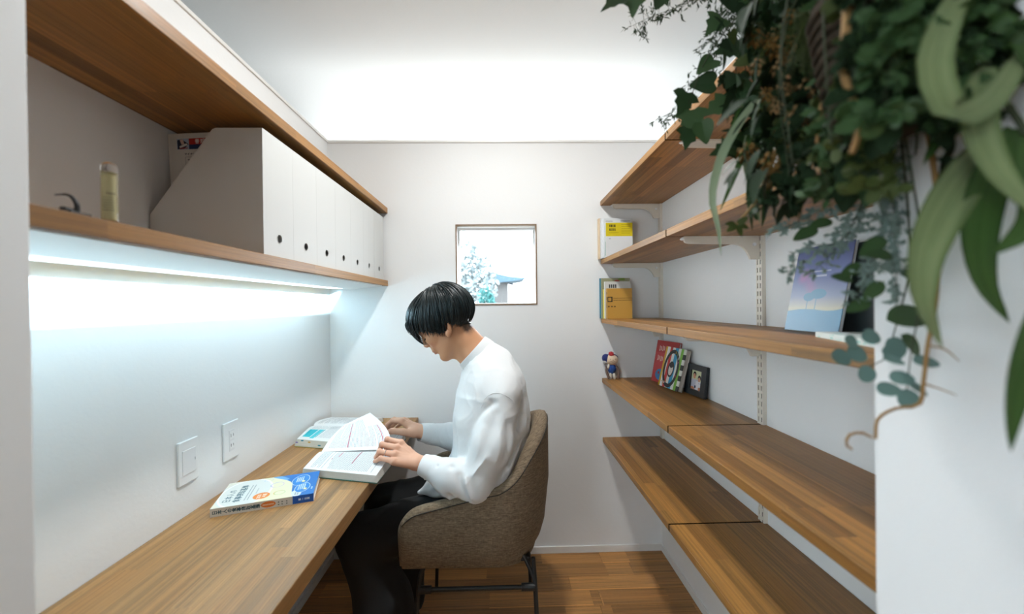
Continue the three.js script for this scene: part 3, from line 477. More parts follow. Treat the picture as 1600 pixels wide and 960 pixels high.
// ------------------------------------------------------------ things on the right shelves
const faceZ = () => basis(V(0, -1, 0), V(0, 0, 1), V(-1, 0, 0));   // standing, cover to the viewer, spine to the left
function standing(label, len, wid, x, y, zFront, th, o, tilt = 0, yaw = 0) {
  const g = bookGroup(len, wid, th, o), q = qy(yaw).multiply(new THREE.Quaternion().setFromAxisAngle(V(0, 0, 1), tilt)).multiply(faceZ());
  return place(g, 'book', label, 'book', [x + wid / 2, y + len / 2 + 0.0005 + Math.abs(Math.sin(tilt)) * wid / 2, zFront - th], q);
}
{
  const y = TIER[3], cream = std(lin(0.72, 0.55, 0.36), 0.7), wh = std(lin(0.75, 0.77, 0.78), 0.5);
  const wt = (col, f) => print(canvasTex(256, 384, (c, W, H) => { c.fillStyle = col; c.fillRect(0, 0, W, H); f(c, W, H); }));
  standing('cream-spined notebook rearmost of the books on the second highest right shelf', 0.208, 0.15, 0.502, y, -2.034, 0.028, { side: cream }, 0.0);
  standing('plain white book between the cream notebook and the yellow-banded books', 0.203, 0.15, 0.508, y, -2.006, 0.025, { side: wh, spine: wt('#e8ebec', (c, W, H) => dashes(c, 10, 170, 230, 40, '#b4bcc0')) }, 0.0);
  standing('white book with small grey print standing behind the yellow-banded paperback', 0.196, 0.148, 0.514, y, -1.984, 0.018, { side: wh, top: wt('#e9ecec', (c) => { dashes(c, 20, 22, 60, 8, '#8a8f92'); dashes(c, 150, 20, 80, 9, '#7f8487'); }) }, 0.0);
  standing('white paperback with a bright yellow band and black barcodes in front', 0.172, 0.134, 0.519, y, -1.962, 0.014, { side: wh, spine: wt('#dfe6e2', (c, W, H) => { c.fillStyle = '#2f7a5f'; c.fillRect(W * 0.55, 90, W * 0.4, 200); }), top: wt('#eceff0', (c, W, H) => { c.fillStyle = '#e6cf12'; c.fillRect(0, 4, W, 150); for (const yy of [24, 66]) for (let x = 34; x < 96; x += 3) { c.fillStyle = rnd() < 0.65 ? '#2c2a10' : '#e6cf12'; c.fillRect(x, yy, 2.4, 28); } for (let k = 0; k < 5; k++) dashes(c, 150, 20 + k * 24, 80, 6, '#a39412'); dashes(c, 30, 112, 90, 5, '#a39412'); dashes(c, 30, 176, 14, 8, '#8a9094'); }) }, 0.0);
  const y3 = TIER[2];
  standing('thin teal-spined book rearmost on the middle right shelf', 0.208, 0.15, 0.508, y3, -2.047, 0.011, { side: std(lin(0.02, 0.18, 0.30), 0.5) });
  standing('olive book with green and red tabs at its top, behind the white book', 0.207, 0.146, 0.513, y3, -2.030, 0.020, { side: std(lin(0.34, 0.35, 0.21), 0.6), top: wt('#a3a07c', (c, W, H) => { c.fillStyle = '#7f9a3a'; c.fillRect(150, 0, 60, 20); c.fillStyle = '#c4493c'; c.beginPath(); c.ellipse(140, 34, 26, 18, 0, 0, 7); c.fill(); }) });
  standing('yellow-spined thin book between the olive and the white book', 0.150, 0.11, 0.518, y3, -2.012, 0.014, { side: std(lin(0.78, 0.66, 0.10), 0.5) });
  standing('white book with a black print mark at its top, behind the tan book', 0.188, 0.132, 0.520, y3, -1.995, 0.014, { side: wh, top: wt('#dcdad4', (c) => { for (let k = 0; k < 4; k++) { c.fillStyle = '#3d3d3a'; c.fillRect(40 + k * 20, 30, 14, 36); } }) });
  standing('small tan book with two dark bands at the front of the middle right shelf', 0.152, 0.124, 0.524, y3, -1.962, 0.030, { side: std(lin(0.60, 0.36, 0.08), 0.55), pages: M.white, spine: wt('#cc9a46', (c, W, H) => { c.fillStyle = '#221d16'; for (let k = 0; k < 8; k++) c.fillRect(rr(0, 200), rr(20, 90), rr(8, 30), rr(60, 140)); }), top: wt('#cf9c44', (c, W, H) => { c.strokeStyle = '#2a241b'; c.lineWidth = 4; c.beginPath(); c.moveTo(60, 124); c.lineTo(W, 124); c.moveTo(60, 150); c.lineTo(W, 150); c.stroke(); c.lineWidth = 12; c.strokeRect(2, 112, 44, 54); c.fillStyle = '#2a241b'; for (const x of [4, 36, 66]) { c.fillRect(x, 222, 18, 14); c.clearRect(x + 5, 226, 5, 4); c.fillStyle = '#cf9c44'; c.fillRect(x + 5, 226, 6, 4); c.fillStyle = '#2a241b'; } }) });
}
const against = (turn, lean) => qy(turn).multiply(new THREE.Quaternion().setFromAxisAngle(V(0, 0, 1), -lean)).multiply(basis(V(0, -1, 0), V(-1, 0, 0), V(0, 0, -1)));
function leaning(g, name, label, category, len, th, x, y, z, turn, lean) {   // foot of the cover at (x, y, z), top towards the right wall
  const q = against(turn, lean), off = V(-len / 2, th, 0).applyQuaternion(q);   // centre of the lower edge of the front cover is (+len/2, th, 0)
  const foot = V(len / 2, 0, 0).applyQuaternion(q), c = V(x, y, z).sub(foot); c.y = y + 0.0006 - Math.min(V(len / 2, 0, 0).applyQuaternion(q).y, V(len / 2, th, 0).applyQuaternion(q).y);
  return place(g, name, label, category, [c.x, c.y, c.z], q);
}
{
  const y = TIER[1];
  const red = canvasTex(420, 520, (c, W, H) => {
    c.fillStyle = '#bf3f3f'; c.fillRect(0, 0, W, H); c.fillStyle = '#cf4a4a'; c.fillRect(0, 150, W, 380);
    c.strokeStyle = '#eee3d8'; c.lineWidth = 11; c.lineCap = 'round'; for (const [x, yy] of [[70, 70], [130, 66], [200, 62], [262, 74], [320, 84], [60, 190], [120, 196], [186, 190], [250, 200]]) { c.beginPath(); c.moveTo(x, yy); c.quadraticCurveTo(x + 12, yy + 40, x - 2, yy + 58); c.moveTo(x + 26, yy + 6); c.quadraticCurveTo(x + 40, yy + 24, x + 28, yy + 50); c.stroke(); }
    c.fillStyle = '#3f86bf'; c.beginPath(); c.ellipse(150, 420, 90, 70, 0, 0, 7); c.ellipse(230, 350, 66, 60, 0, 0, 7); c.fill(); c.fillStyle = '#bf3f3f'; c.beginPath(); c.arc(120, 400, 18, 0, 7); c.fill();
  });
  leaning(bookGroup(0.205, 0.175, 0.012, { top: print(red, 0.4), side: std(lin(0.5, 0.06, 0.06), 0.5) }), 'picture_book', 'red picture book with white brush lettering and a blue shape, behind the striped one', 'book', 0.205, 0.012, 0.770, y, -1.885, 0.20, 0.20);
  const bull = canvasTex(520, 540, (c, W, H) => {
    c.fillStyle = '#efeee9'; c.fillRect(0, 0, W, H); c.fillStyle = '#e2b61e'; c.fillRect(0, 0, 46, H); c.fillStyle = '#fff'; c.fillRect(46, 0, 40, H); c.fillStyle = '#d5392f'; c.fillRect(120, 0, 66, H); c.fillStyle = '#2f9fcb'; c.fillRect(252, 0, 82, H); c.fillStyle = '#7cb83a'; c.fillRect(400, 0, 60, H); for (let k = 0; k < 8; k++) { c.fillStyle = k % 2 ? '#16191a' : '#e6e3da'; c.fillRect(460, k * 68, 60, 68); }
    c.strokeStyle = '#15191a'; c.lineWidth = 50; c.beginPath(); c.ellipse(236, 280, 168, 228, 0, 0, 7); c.stroke(); c.lineWidth = 26; c.beginPath(); c.ellipse(240, 290, 66, 92, 0, 0, 7); c.stroke();
    c.fillStyle = '#eee6dc'; c.beginPath(); c.ellipse(240, 292, 54, 80, 0, 0, 7); c.fill(); c.fillStyle = '#1b1b1b'; c.beginPath(); c.ellipse(240, 240, 46, 32, 0, 0, 7); c.fill(); c.fillRect(218, 284, 12, 5); c.fillRect(252, 284, 12, 5); c.fillStyle = '#c8463c'; c.fillRect(234, 316, 14, 6);
    c.font = 'bold 44px sans-serif'; [['S', '#e2b61e', 268, 76], ['T', '#7cb83a', 320, 104], ['E', '#e9e6de', 356, 150], ['P', '#c74d86', 372, 204], ['O', '#d5392f', 374, 380]].forEach(([t, k, x, yy]) => { c.fillStyle = k; c.fillText(t, x, yy); });
    for (let k = 0; k < 12; k++) { c.fillStyle = ['#f3f1ea', '#e2b61e', '#d5392f'][k % 3]; c.beginPath(); c.arc(110 + rr(-40, 120), 470 + rr(-20, 30), 9, 0, 7); c.fill(); }
  });
  leaning(bookGroup(0.185, 0.162, 0.022, { top: print(bull, 0.3), board: 0.003, side: std(lin(0.48, 0.44, 0.38), 0.6), pages: std(lin(0.48, 0.44, 0.38), 0.7) }), 'picture_book', 'striped children\'s board book with a big black ring on its cover', 'book', 0.185, 0.022, 0.758, y, -1.768, 0.13, 0.26);
  // picture frame
  const f = new THREE.Group(), h = 0.128, w = 0.142, fr = std(lin(0.010, 0.014, 0.017), 0.35);
  part('moulding', merge([bx(-h / 2, h / 2, 0.004, 0.016, -w / 2, -w / 2 + 0.032, 'x', 0.002), bx(-h / 2, h / 2, 0.004, 0.016, w / 2 - 0.032, w / 2, 'x', 0.002), bx(-h / 2, -h / 2 + 0.024, 0.004, 0.016, -w / 2 + 0.03, w / 2 - 0.03, 'x', 0.002), bx(h / 2 - 0.024, h / 2, 0.004, 0.016, -w / 2 + 0.03, w / 2 - 0.03, 'x', 0.002)]), fr, f);
  part('back_board', bx(-h / 2 + 0.002, h / 2 - 0.002, 0, 0.004, -w / 2 + 0.002, w / 2 - 0.002, 'x'), M.black, f);
  const ph = canvasTex(360, 400, (c, W, H) => {
    c.fillStyle = '#d9dcb0'; c.fillRect(0, 0, W, H); c.fillStyle = '#c9c8d8'; c.fillRect(0, 190, 230, 210); c.fillStyle = '#e9e4e6'; c.fillRect(150, 220, 210, 180);
    c.fillStyle = '#2a2326'; c.beginPath(); c.ellipse(100, 92, 48, 54, 0, 0, 7); c.ellipse(250, 150, 46, 56, 0, 0, 7); c.fill(); c.fillStyle = '#d99a7e'; c.beginPath(); c.ellipse(96, 126, 40, 52, 0, 0, 7); c.ellipse(246, 182, 36, 44, 0, 0, 7); c.fill();
    c.fillStyle = '#d68f6f'; c.beginPath(); c.ellipse(60, 380, 70, 40, 0, 0, 7); c.ellipse(290, 370, 60, 40, 0.3, 0, 7); c.fill(); c.fillStyle = '#23324a'; c.fillRect(120, 310, 40, 50); dashes(c, 230, 250, 70, 10, '#7a78b8');
  });
  const pic = bx(-h / 2 + 0.022, h / 2 - 0.022, 0.004, 0.0066, -w / 2 + 0.03, w / 2 - 0.03, 'x'), u = pic.attributes.uv, p = pic.attributes.position;
  for (let i = 0; i < p.count; i++) u.setXY(i, (w / 2 - 0.03 - p.getZ(i)) / (w - 0.06), (h / 2 - 0.022 - p.getX(i)) / (h - 0.044));
  part('photograph', pic, print(ph, 0.25), f);
  leaning(f, 'photo_frame', 'small black picture frame holding a snapshot of two people, leaning on the wall', 'picture frame', h, 0.016, 0.806, y, -1.632, 0.10, 0.12);
}
{ // rag doll at the far end of the second lowest shelf
  const o = thing('doll', 'small smiling cloth doll in blue dungarees with a red bobble on its cap', 'doll', [0.557, TIER[1], -2.03]);
  const E = (rx, ry, rz, x, y, z, rot = 0) => { const g = new THREE.SphereGeometry(1, 28, 20).scale(rx, ry, rz); g.rotateZ(rot); return g.translate(x, y, z); };
  const face = std(lin(0.72, 0.56, 0.40), 0.85), blue = std(lin(0.012, 0.06, 0.25), 0.8), navy = std(lin(0.01, 0.018, 0.12), 0.8), br = std(lin(0.14, 0.09, 0.07), 0.85), grey = std(lin(0.42, 0.40, 0.38), 0.85), red = std(lin(0.36, 0.02, 0.025), 0.8);
  part('head', E(0.033, 0.028, 0.026, 0.004, 0.100, 0, -0.12), face, o);
  const ft = []; for (const x of [-0.010, 0.017]) ft.push(E(0.0016, 0.0022, 0.001, x, 0.106, 0.0245)); ft.push(E(0.0018, 0.0016, 0.001, 0.004, 0.101, 0.0262)); ft.push(tube([[-0.010, 0.096, 0.0245], [-0.003, 0.0925, 0.0255], [0.006, 0.092, 0.026], [0.015, 0.0945, 0.0245]], 0.0008, 14, 6).toNonIndexed());
  part('face', merge(ft), std(lin(0.06, 0.03, 0.02), 0.8), o);
  part('cap', merge([E(0.022, 0.026, 0.024, -0.021, 0.104, -0.009, 0.5), E(0.033, 0.02, 0.02, 0.006, 0.11, -0.012)]), navy, o);
  const bob = new THREE.IcosahedronGeometry(0.0135, 3), bp = bob.attributes.position; for (let i = 0; i < bp.count; i++) { const k = 0.85 + 0.35 * noise3(bp.getX(i) * 260, bp.getY(i) * 260, bp.getZ(i) * 260); bp.setXYZ(i, bp.getX(i) * k, bp.getY(i) * k, bp.getZ(i) * k); } bob.computeVertexNormals();
  part('bobble', bob.translate(0, 0.129, 0.006), red, o);
  part('ear_flap', E(0.011, 0.011, 0.012, -0.031, 0.088, 0, 0), grey, o);
  part('body', E(0.022, 0.027, 0.018, 0.004, 0.054, 0), blue, o);
  part('shirt_sleeve', E(0.007, 0.015, 0.008, -0.016, 0.064, 0.006, -0.3), std(lin(0.6, 0.55, 0.48), 0.85), o);
  part('arm', vine([V(-0.026, 0.07, 0.006), V(-0.027, 0.045, 0.01), V(-0.020, 0.02, 0.014), V(-0.014, 0.006, 0.016)], 0.0055, 0.0075, 16, 10), br, o);
  part('arm', vine([V(0.026, 0.066, 0.006), V(0.036, 0.045, 0.01), V(0.034, 0.02, 0.014), V(0.031, 0.006, 0.016)], 0.0065, 0.0075, 16, 10), br, o);
  for (const x of [-0.006, 0.014]) part('leg', E(0.0085, 0.017, 0.009, x, 0.0165, 0.008, x > 0 ? 0.15 : 0), std(lin(0.55, 0.52, 0.46), 0.85), o);
  part('rucksack', E(0.022, 0.036, 0.012, 0.022, 0.044, -0.017), grey, o);
}
{ // picture book with a sky cover, dark book behind, and a flat booklet in front
  const y = TIER[2];
  const sky = canvasTex(480, 600, (c, W, H) => {
    const g = c.createLinearGradient(0, 0, 0, 440); g.addColorStop(0, '#5f6a9c'); g.addColorStop(0.45, '#7f8cc0'); g.addColorStop(0.8, '#aab4d0'); g.addColorStop(1, '#e2dcc4'); c.fillStyle = g; c.fillRect(0, 0, W, 460);
    for (const [x, yy, r, a] of [[110, 200, 60, 0.5], [150, 250, 70, 0.35], [80, 230, 50, 0.4], [190, 300, 60, 0.3]]) { const q = c.createRadialGradient(x, yy, 4, x, yy, r); q.addColorStop(0, 'rgba(238,140,190,' + a + ')'); q.addColorStop(1, 'rgba(238,140,190,0)'); c.fillStyle = q; c.fillRect(x - r, yy - r, 2 * r, 2 * r); }
    c.fillStyle = '#7fb2d0'; c.beginPath(); c.ellipse(180, 360, 50, 30, 0, 0, 7); c.ellipse(260, 340, 70, 34, 0, 0, 7); c.fill(); c.fillRect(170, 360, 6, 96); c.fillRect(246, 350, 6, 100);
    c.fillStyle = '#6faed2'; c.beginPath(); c.moveTo(0, 462); c.quadraticCurveTo(150, 436, 300, 452); c.quadraticCurveTo(400, 462, W, 440); c.lineTo(W, H); c.lineTo(0, H); c.fill(); dashes(c, 160, 176, 170, 10, '#cfd6ea'); dashes(c, 170, 206, 130, 14, '#dfe4f0');
  });
  leaning(bookGroup(0.215, 0.168, 0.008, { top: print(sky, 0.3), side: std(lin(0.62, 0.66, 0.70), 0.4) }), 'picture_book', 'picture book with a violet sky and blue meadow cover leaning on the middle right shelf', 'book', 0.215, 0.008, 0.757, y, -0.952, 0.0, 0.20);
  leaning(bookGroup(0.205, 0.19, 0.012, { side: std(lin(0.02, 0.028, 0.03), 0.35) }), 'picture_book', 'black-edged book leaning behind the picture book with the violet sky', 'book', 0.205, 0.012, 0.800, y, -0.90, 0.0, 0.06);
  const bk = bookGroup(0.235, 0.085, 0.011, { side: std(lin(0.70, 0.82, 0.80), 0.4), top: print(canvasTex(128, 320, (c, W, H) => { c.fillStyle = '#e9f3f1'; c.fillRect(0, 0, W, H); for (let k = 0; k < 60; k++) { c.fillStyle = rnd() < 0.5 ? '#bfe6e0' : '#d6efe9'; c.fillRect(rr(0, W), rr(0, H), rr(6, 24), rr(4, 18)); } }), 0.4), spine: print(canvasTex(320, 32, (c, W, H) => { c.fillStyle = '#e9f4f2'; c.fillRect(0, 0, W, H); for (let k = 0; k < 30; k++) { c.fillStyle = rnd() < 0.6 ? '#a9e2da' : '#cdeee8'; c.fillRect(rr(0, W), rr(0, H), rr(6, 24), rr(3, 10)); } }), 0.4) });
  place(bk, 'booklet', 'white and mint green booklet lying flat in front of the sky picture book', 'booklet', [0.665, y, -0.70], basis(V(-0.33, 0, 0.944), V(0, 1, 0), V(-0.944, 0, -0.33)));
}
// ------------------------------------------------------------ smooth fields turned into surfaces
function meshField(f, lo, hi, cell) {
  const n = [0, 1, 2].map((k) => Math.ceil((hi[k] - lo[k]) / cell) + 1), [nx, ny, nz] = n, F = new Float32Array(nx * ny * nz), at = (i, j, k) => (k * ny + j) * nx + i;
  for (let k = 0; k < nz; k++) for (let j = 0; j < ny; j++) for (let i = 0; i < nx; i++) F[at(i, j, k)] = f(lo[0] + i * cell, lo[1] + j * cell, lo[2] + k * cell);
  const id = new Int32Array(nx * ny * nz).fill(-1), pos = [], idx = [];
  for (let k = 0; k < nz - 1; k++) for (let j = 0; j < ny - 1; j++) for (let i = 0; i < nx - 1; i++) {
    let m = 0, sx = 0, sy = 0, sz = 0; const v = [];
    for (let c = 0; c < 8; c++) { const q = F[at(i + (c & 1), j + ((c >> 1) & 1), k + (c >> 2))]; v.push(q); if (q < 0) m |= 1 << c; }
    if (m === 0 || m === 255) continue;
    let e = 0;
    for (let a = 0; a < 8; a++) for (const bit of [1, 2, 4]) { if (a & bit) continue; const b = a | bit; if ((v[a] < 0) === (v[b] < 0)) continue; const t = v[a] / (v[a] - v[b]); sx += (a & 1) + (bit === 1 ? t : 0); sy += ((a >> 1) & 1) + (bit === 2 ? t : 0); sz += (a >> 2) + (bit === 4 ? t : 0); e++; }
    id[at(i, j, k)] = pos.length / 3; pos.push(lo[0] + (i + sx / e) * cell, lo[1] + (j + sy / e) * cell, lo[2] + (k + sz / e) * cell);
  }
  const quad = (a, b, c, d, flip) => { if (a < 0 || b < 0 || c < 0 || d < 0) return; if (flip) idx.push(a, c, b, a, d, c); else idx.push(a, b, c, a, c, d); };
  for (let k = 1; k < nz - 1; k++) for (let j = 1; j < ny - 1; j++) for (let i = 1; i < nx - 1; i++) {
    const s = F[at(i, j, k)] < 0;
    if (s !== (F[at(i + 1, j, k)] < 0)) quad(id[at(i, j - 1, k - 1)], id[at(i, j, k - 1)], id[at(i, j, k)], id[at(i, j - 1, k)], !s);
    if (s !== (F[at(i, j + 1, k)] < 0)) quad(id[at(i - 1, j, k - 1)], id[at(i - 1, j, k)], id[at(i, j, k)], id[at(i, j, k - 1)], !s);
    if (s !== (F[at(i, j, k + 1)] < 0)) quad(id[at(i - 1, j - 1, k)], id[at(i, j - 1, k)], id[at(i, j, k)], id[at(i - 1, j, k)], !s);
  }
  const g = new THREE.BufferGeometry(), nor = new Float32Array(pos.length), h = cell * 0.6;
  for (let i = 0; i < pos.length; i += 3) { const x = pos[i], y = pos[i + 1], z = pos[i + 2], a = f(x + h, y, z) - f(x - h, y, z), b = f(x, y + h, z) - f(x, y - h, z), c = f(x, y, z + h) - f(x, y, z - h), l = Math.hypot(a, b, c) || 1; nor[i] = a / l; nor[i + 1] = b / l; nor[i + 2] = c / l; }
  const uv = new Float32Array(pos.length / 3 * 2); for (let i = 0; i < pos.length / 3; i++) { uv[2 * i] = pos[3 * i] + pos[3 * i + 2] * 0.7; uv[2 * i + 1] = pos[3 * i + 1] + pos[3 * i + 2] * 0.3; }
  g.setAttribute('position', new THREE.Float32BufferAttribute(pos, 3)); g.setAttribute('normal', new THREE.BufferAttribute(nor, 3)); g.setAttribute('uv', new THREE.BufferAttribute(uv, 2)); g.setIndex(idx); return g;
}
const cap = (x, y, z, a, b, r1, r2 = r1) => { const bx_ = b[0] - a[0], by = b[1] - a[1], bz = b[2] - a[2], px = x - a[0], py = y - a[1], pz = z - a[2], h = clamp((px * bx_ + py * by + pz * bz) / (bx_ * bx_ + by * by + bz * bz)); return Math.hypot(px - bx_ * h, py - by * h, pz - bz * h) - (r1 + (r2 - r1) * h); };
const ell = (x, y, z, c, r) => { const a = (x - c[0]) / r[0], b = (y - c[1]) / r[1], d = (z - c[2]) / r[2], k = Math.hypot(a, b, d); return (k - 1) * Math.min(r[0], r[1], r[2]) * (0.6 + 0.4 * k); };
const smin = (a, b, k) => { const h = Math.max(k - Math.abs(a - b), 0) / k; return Math.min(a, b) - h * h * k * 0.25; };
const smax = (a, b, k) => -smin(-a, -b, k);
function chain(x, y, z, pts, k = 0.02) { let d = 9; for (let i = 0; i + 1 < pts.length; i++) d = smin(d, cap(x, y, z, pts[i], pts[i + 1], pts[i][3], pts[i + 1][3]), k); return d; }

// ------------------------------------------------------------ the reading man: joints in metres
const ZC = -1.58;
const J = {
  spine: [[-0.045, 0.56, 0.135], [-0.050, 0.70, 0.148], [-0.046, 0.86, 0.144], [-0.045, 0.98, 0.125], [-0.058, 1.06, 0.085]],
  shoulderN: [0.000, 0.985, -1.415], elbowN: [-0.098, 0.688, -1.36], wristN: [-0.285, 0.738, -1.41],
  shoulderF: [-0.010, 0.995, -1.745], elbowF: [-0.13, 0.705, -1.80], wristF: [-0.345, 0.770, -1.672],
  hipN: [-0.07, 0.555, -1.49], kneeN: [-0.525, 0.447, -1.475], ankleN: [-0.405, 0.09, -1.47],
  hipF: [-0.07, 0.555, -1.67], kneeF: [-0.50, 0.46, -1.69], ankleF: [-0.42, 0.09, -1.665],
};
function torso(x, y, z, grow, kz = 0.66) { const zz = (z - ZC) * kz; return chain(x, y, zz, J.spine.map((p) => [p[0], p[1], 0, p[2] + grow]), 0.05); }
// --- head in its own axes: F forward, U up, S sideways
const HA = 42 * Math.PI / 180, HC0 = [-0.242, 1.244], HF = [-Math.cos(HA), -Math.sin(HA)], HU = [-Math.sin(HA), Math.cos(HA)];
const toHead = (x, y, z) => [(x - HC0[0]) * HF[0] + (y - HC0[1]) * HF[1], (x - HC0[0]) * HU[0] + (y - HC0[1]) * HU[1], z - ZC];
const fromHead = (f, u, s) => V(HC0[0] + f * HF[0] + u * HU[0], HC0[1] + f * HF[1] + u * HU[1], ZC + s);
function headField(x, y, z) {
  const [f, u, s0] = toHead(x, y, z), s = Math.abs(s0);
  let d = ell(f, u, s, [-0.008, 0.018, 0], [0.099, 0.090, 0.077]);
  d = smin(d, ell(f, u, s, [0.040, -0.045, 0], [0.058, 0.080, 0.060]), 0.03);
  d = smin(d, cap(f, u, s, [0.020, -0.082, 0.048], [0.078, -0.112, 0.012], 0.017, 0.018), 0.035);      // jaw
  d = smin(d, ell(f, u, s, [0.088, -0.116, 0], [0.016, 0.018, 0.020]), 0.02);                        // chin
  d = smin(d, ell(f, u, s, [0.070, -0.030, 0.040], [0.022, 0.022, 0.018]), 0.02);                    // cheekbone
  d = smin(d, cap(f, u, s, [0.090, 0.018, 0.012], [0.082, 0.020, 0.040], 0.010, 0.008), 0.015);      // brow
  d = smax(d, -ell(f, u, s, [0.101, -0.006, 0.033], [0.016, 0.013, 0.019]), 0.014);                  // eye hollow
  d = smin(d, ell(f, u, s, [0.0785, -0.006, 0.032], [0.0125, 0.0115, 0.0145]), 0.004);                // closed lid
  d = smin(d, cap(f, u, s, [0.092, 0.006, 0], [0.112, -0.032, 0], 0.0075, 0.0095), 0.010);            // nose
  d = smin(d, ell(f, u, s, [0.105, -0.038, 0.010], [0.0115, 0.0085, 0.0085]), 0.006);
  d = smax(d, -ell(f, u, s, [0.107, -0.0475, 0.0075], [0.004, 0.004, 0.0035]), 0.004);
  d = smin(d, ell(f, u, s, [0.098, -0.068, 0], [0.0105, 0.017, 0.026]), 0.014);                      // mouth mound
  d = smin(d, cap(f, u, s, [0.1065, -0.0700, 0], [0.096, -0.0755, 0.024], 0.0058, 0.003), 0.004);      // lips
  d = smin(d, cap(f, u, s, [0.1045, -0.0825, 0], [0.095, -0.0775, 0.022], 0.0064, 0.003), 0.004);
  d = smax(d, -cap(f, u, s, [0.113, -0.0760, 0], [0.099, -0.0765, 0.026], 0.0016, 0.0012), 0.003);
  d = smax(d, -cap(f, u, s, [0.106, -0.097, 0], [0.101, -0.097, 0.012], 0.006, 0.003), 0.012);        // fold above the chin
  // ear
  const ef = f + 0.006 + (u + 0.038) * 0.18, eu = u + 0.038;
  let e = ell(ef, eu, s, [0, 0, 0.077 - ef * 0.35], [0.0185, 0.031, 0.0075]);
  e = smax(e, -ell(ef, eu, s, [0.004, 0.002, 0.086 - ef * 0.35], [0.0105, 0.021, 0.007]), 0.005);
  e = smin(e, ell(ef, eu, s, [0.009, -0.024, 0.077], [0.0085, 0.0105, 0.006]), 0.008);
  d = smin(d, e, 0.006);
  return d;
}
const neckField = (x, y, z) => Math.min(9, smin(cap(x, y, (z - ZC) * 1.06, [-0.178, 1.196, 0], [-0.098, 1.095, 0], 0.060, 0.066), cap(x, y, z, [-0.098, 1.095, ZC], [-0.075, 1.04, ZC], 0.064, 0.060), 0.03));
const headNeck = (x, y, z) => { let d = smin(headField(x, y, z), neckField(x, y, z), 0.022); d = smin(d, cap(x, y, z, [-0.205, 1.105, ZC], [-0.160, 1.100, ZC], 0.006, 0.010), 0.03); return d; };
// --- hands: each finger a chain of its own
const HN = { fingers: [
  [[-0.368, 0.812, -1.428, 0.0108], [-0.418, 0.823, -1.434, 0.0092], [-0.430, 0.800, -1.440, 0.0082], [-0.423, 0.781, -1.443, 0.0070]],
  [[-0.378, 0.803, -1.405, 0.0112], [-0.431, 0.812, -1.413, 0.0094], [-0.443, 0.786, -1.420, 0.0083], [-0.436, 0.770, -1.423, 0.0072]],
  [[-0.379, 0.788, -1.382, 0.0108], [-0.433, 0.795, -1.391, 0.0090], [-0.447, 0.773, -1.398, 0.0080], [-0.443, 0.766, -1.402, 0.0070]],
  [[-0.378, 0.771, -1.364, 0.0095], [-0.424, 0.778, -1.373, 0.0080], [-0.440, 0.768, -1.380, 0.0070], [-0.448, 0.764, -1.384, 0.0062]]],
  thumb: [[-0.318, 0.758, -1.432, 0.0145], [-0.352, 0.775, -1.462, 0.0118], [-0.392, 0.783, -1.472, 0.0098], [-0.420, 0.778, -1.470, 0.0080]],
  wrist: [[-0.275, 0.737, -1.408, 0.027], [-0.305, 0.748, -1.406, 0.025]] };
const HFar = { fingers: [
  [[-0.428, 0.816, -1.684, 0.0120], [-0.470, 0.817, -1.694, 0.0100], [-0.494, 0.797, -1.698, 0.0090], [-0.500, 0.778, -1.696, 0.0078]],
  [[-0.426, 0.812, -1.708, 0.0122], [-0.472, 0.812, -1.722, 0.0100], [-0.496, 0.790, -1.726, 0.0090], [-0.500, 0.771, -1.724, 0.0078]],
  [[-0.422, 0.803, -1.730, 0.0118], [-0.464, 0.800, -1.744, 0.0096], [-0.487, 0.778, -1.749, 0.0086], [-0.494, 0.768, -1.749, 0.0076]],
  [[-0.414, 0.790, -1.749, 0.0104], [-0.449, 0.784, -1.763, 0.0086], [-0.466, 0.771, -1.769, 0.0076], [-0.474, 0.766, -1.771, 0.0068]]],
  thumb: [[-0.374, 0.772, -1.655, 0.0180], [-0.415, 0.784, -1.640, 0.0142], [-0.456, 0.790, -1.634, 0.0118], [-0.493, 0.780, -1.634, 0.0092]],
  wrist: [[-0.335, 0.772, -1.672, 0.028], [-0.366, 0.780, -1.674, 0.027]] };
function handField(H) {
  return (x, y, z) => {
    let d = chain(x, y, z, H.wrist, 0.01); const w = H.wrist[1];
    let palm = 9; for (let i = 0; i < 4; i++) palm = smin(palm, cap(x, y, z, [w[0] + (H.fingers[i][0][0] - w[0]) * 0.12, w[1] + (H.fingers[i][0][1] - w[1]) * 0.12 - 0.002, w[2] + (H.fingers[i][0][2] - w[2]) * 0.4], [H.fingers[i][0][0], H.fingers[i][0][1] - 0.003, H.fingers[i][0][2]], 0.0175, 0.0118), 0.012);
    d = smin(d, palm, 0.016);
    let fg = 9; for (const f of H.fingers) { let c = chain(x, y, z, f, 0.003); for (const k of f.slice(0, 2)) c = smin(c, Math.hypot(x - k[0], y - k[1] - 0.001, z - k[2]) - k[3] * 1.04, 0.004); fg = Math.min(fg, c); }
    d = smin(d, fg, 0.0055);
    d = smin(d, chain(x, y, z, H.thumb, 0.005), 0.011);
    for (const f of H.fingers) d = smin(d, cap(x, y, z, [mixn(w[0], f[0][0], 0.35), mixn(w[1], f[0][1], 0.35) + 0.0135, mixn(w[2], f[0][2], 0.35)], [f[0][0] + 0.006, f[0][1] + 0.0065, f[0][2]], 0.0012, 0.0022), 0.006);   // tendons
    return d;
  };
}
const handNear = handField(HN), handFar = handField(HFar);
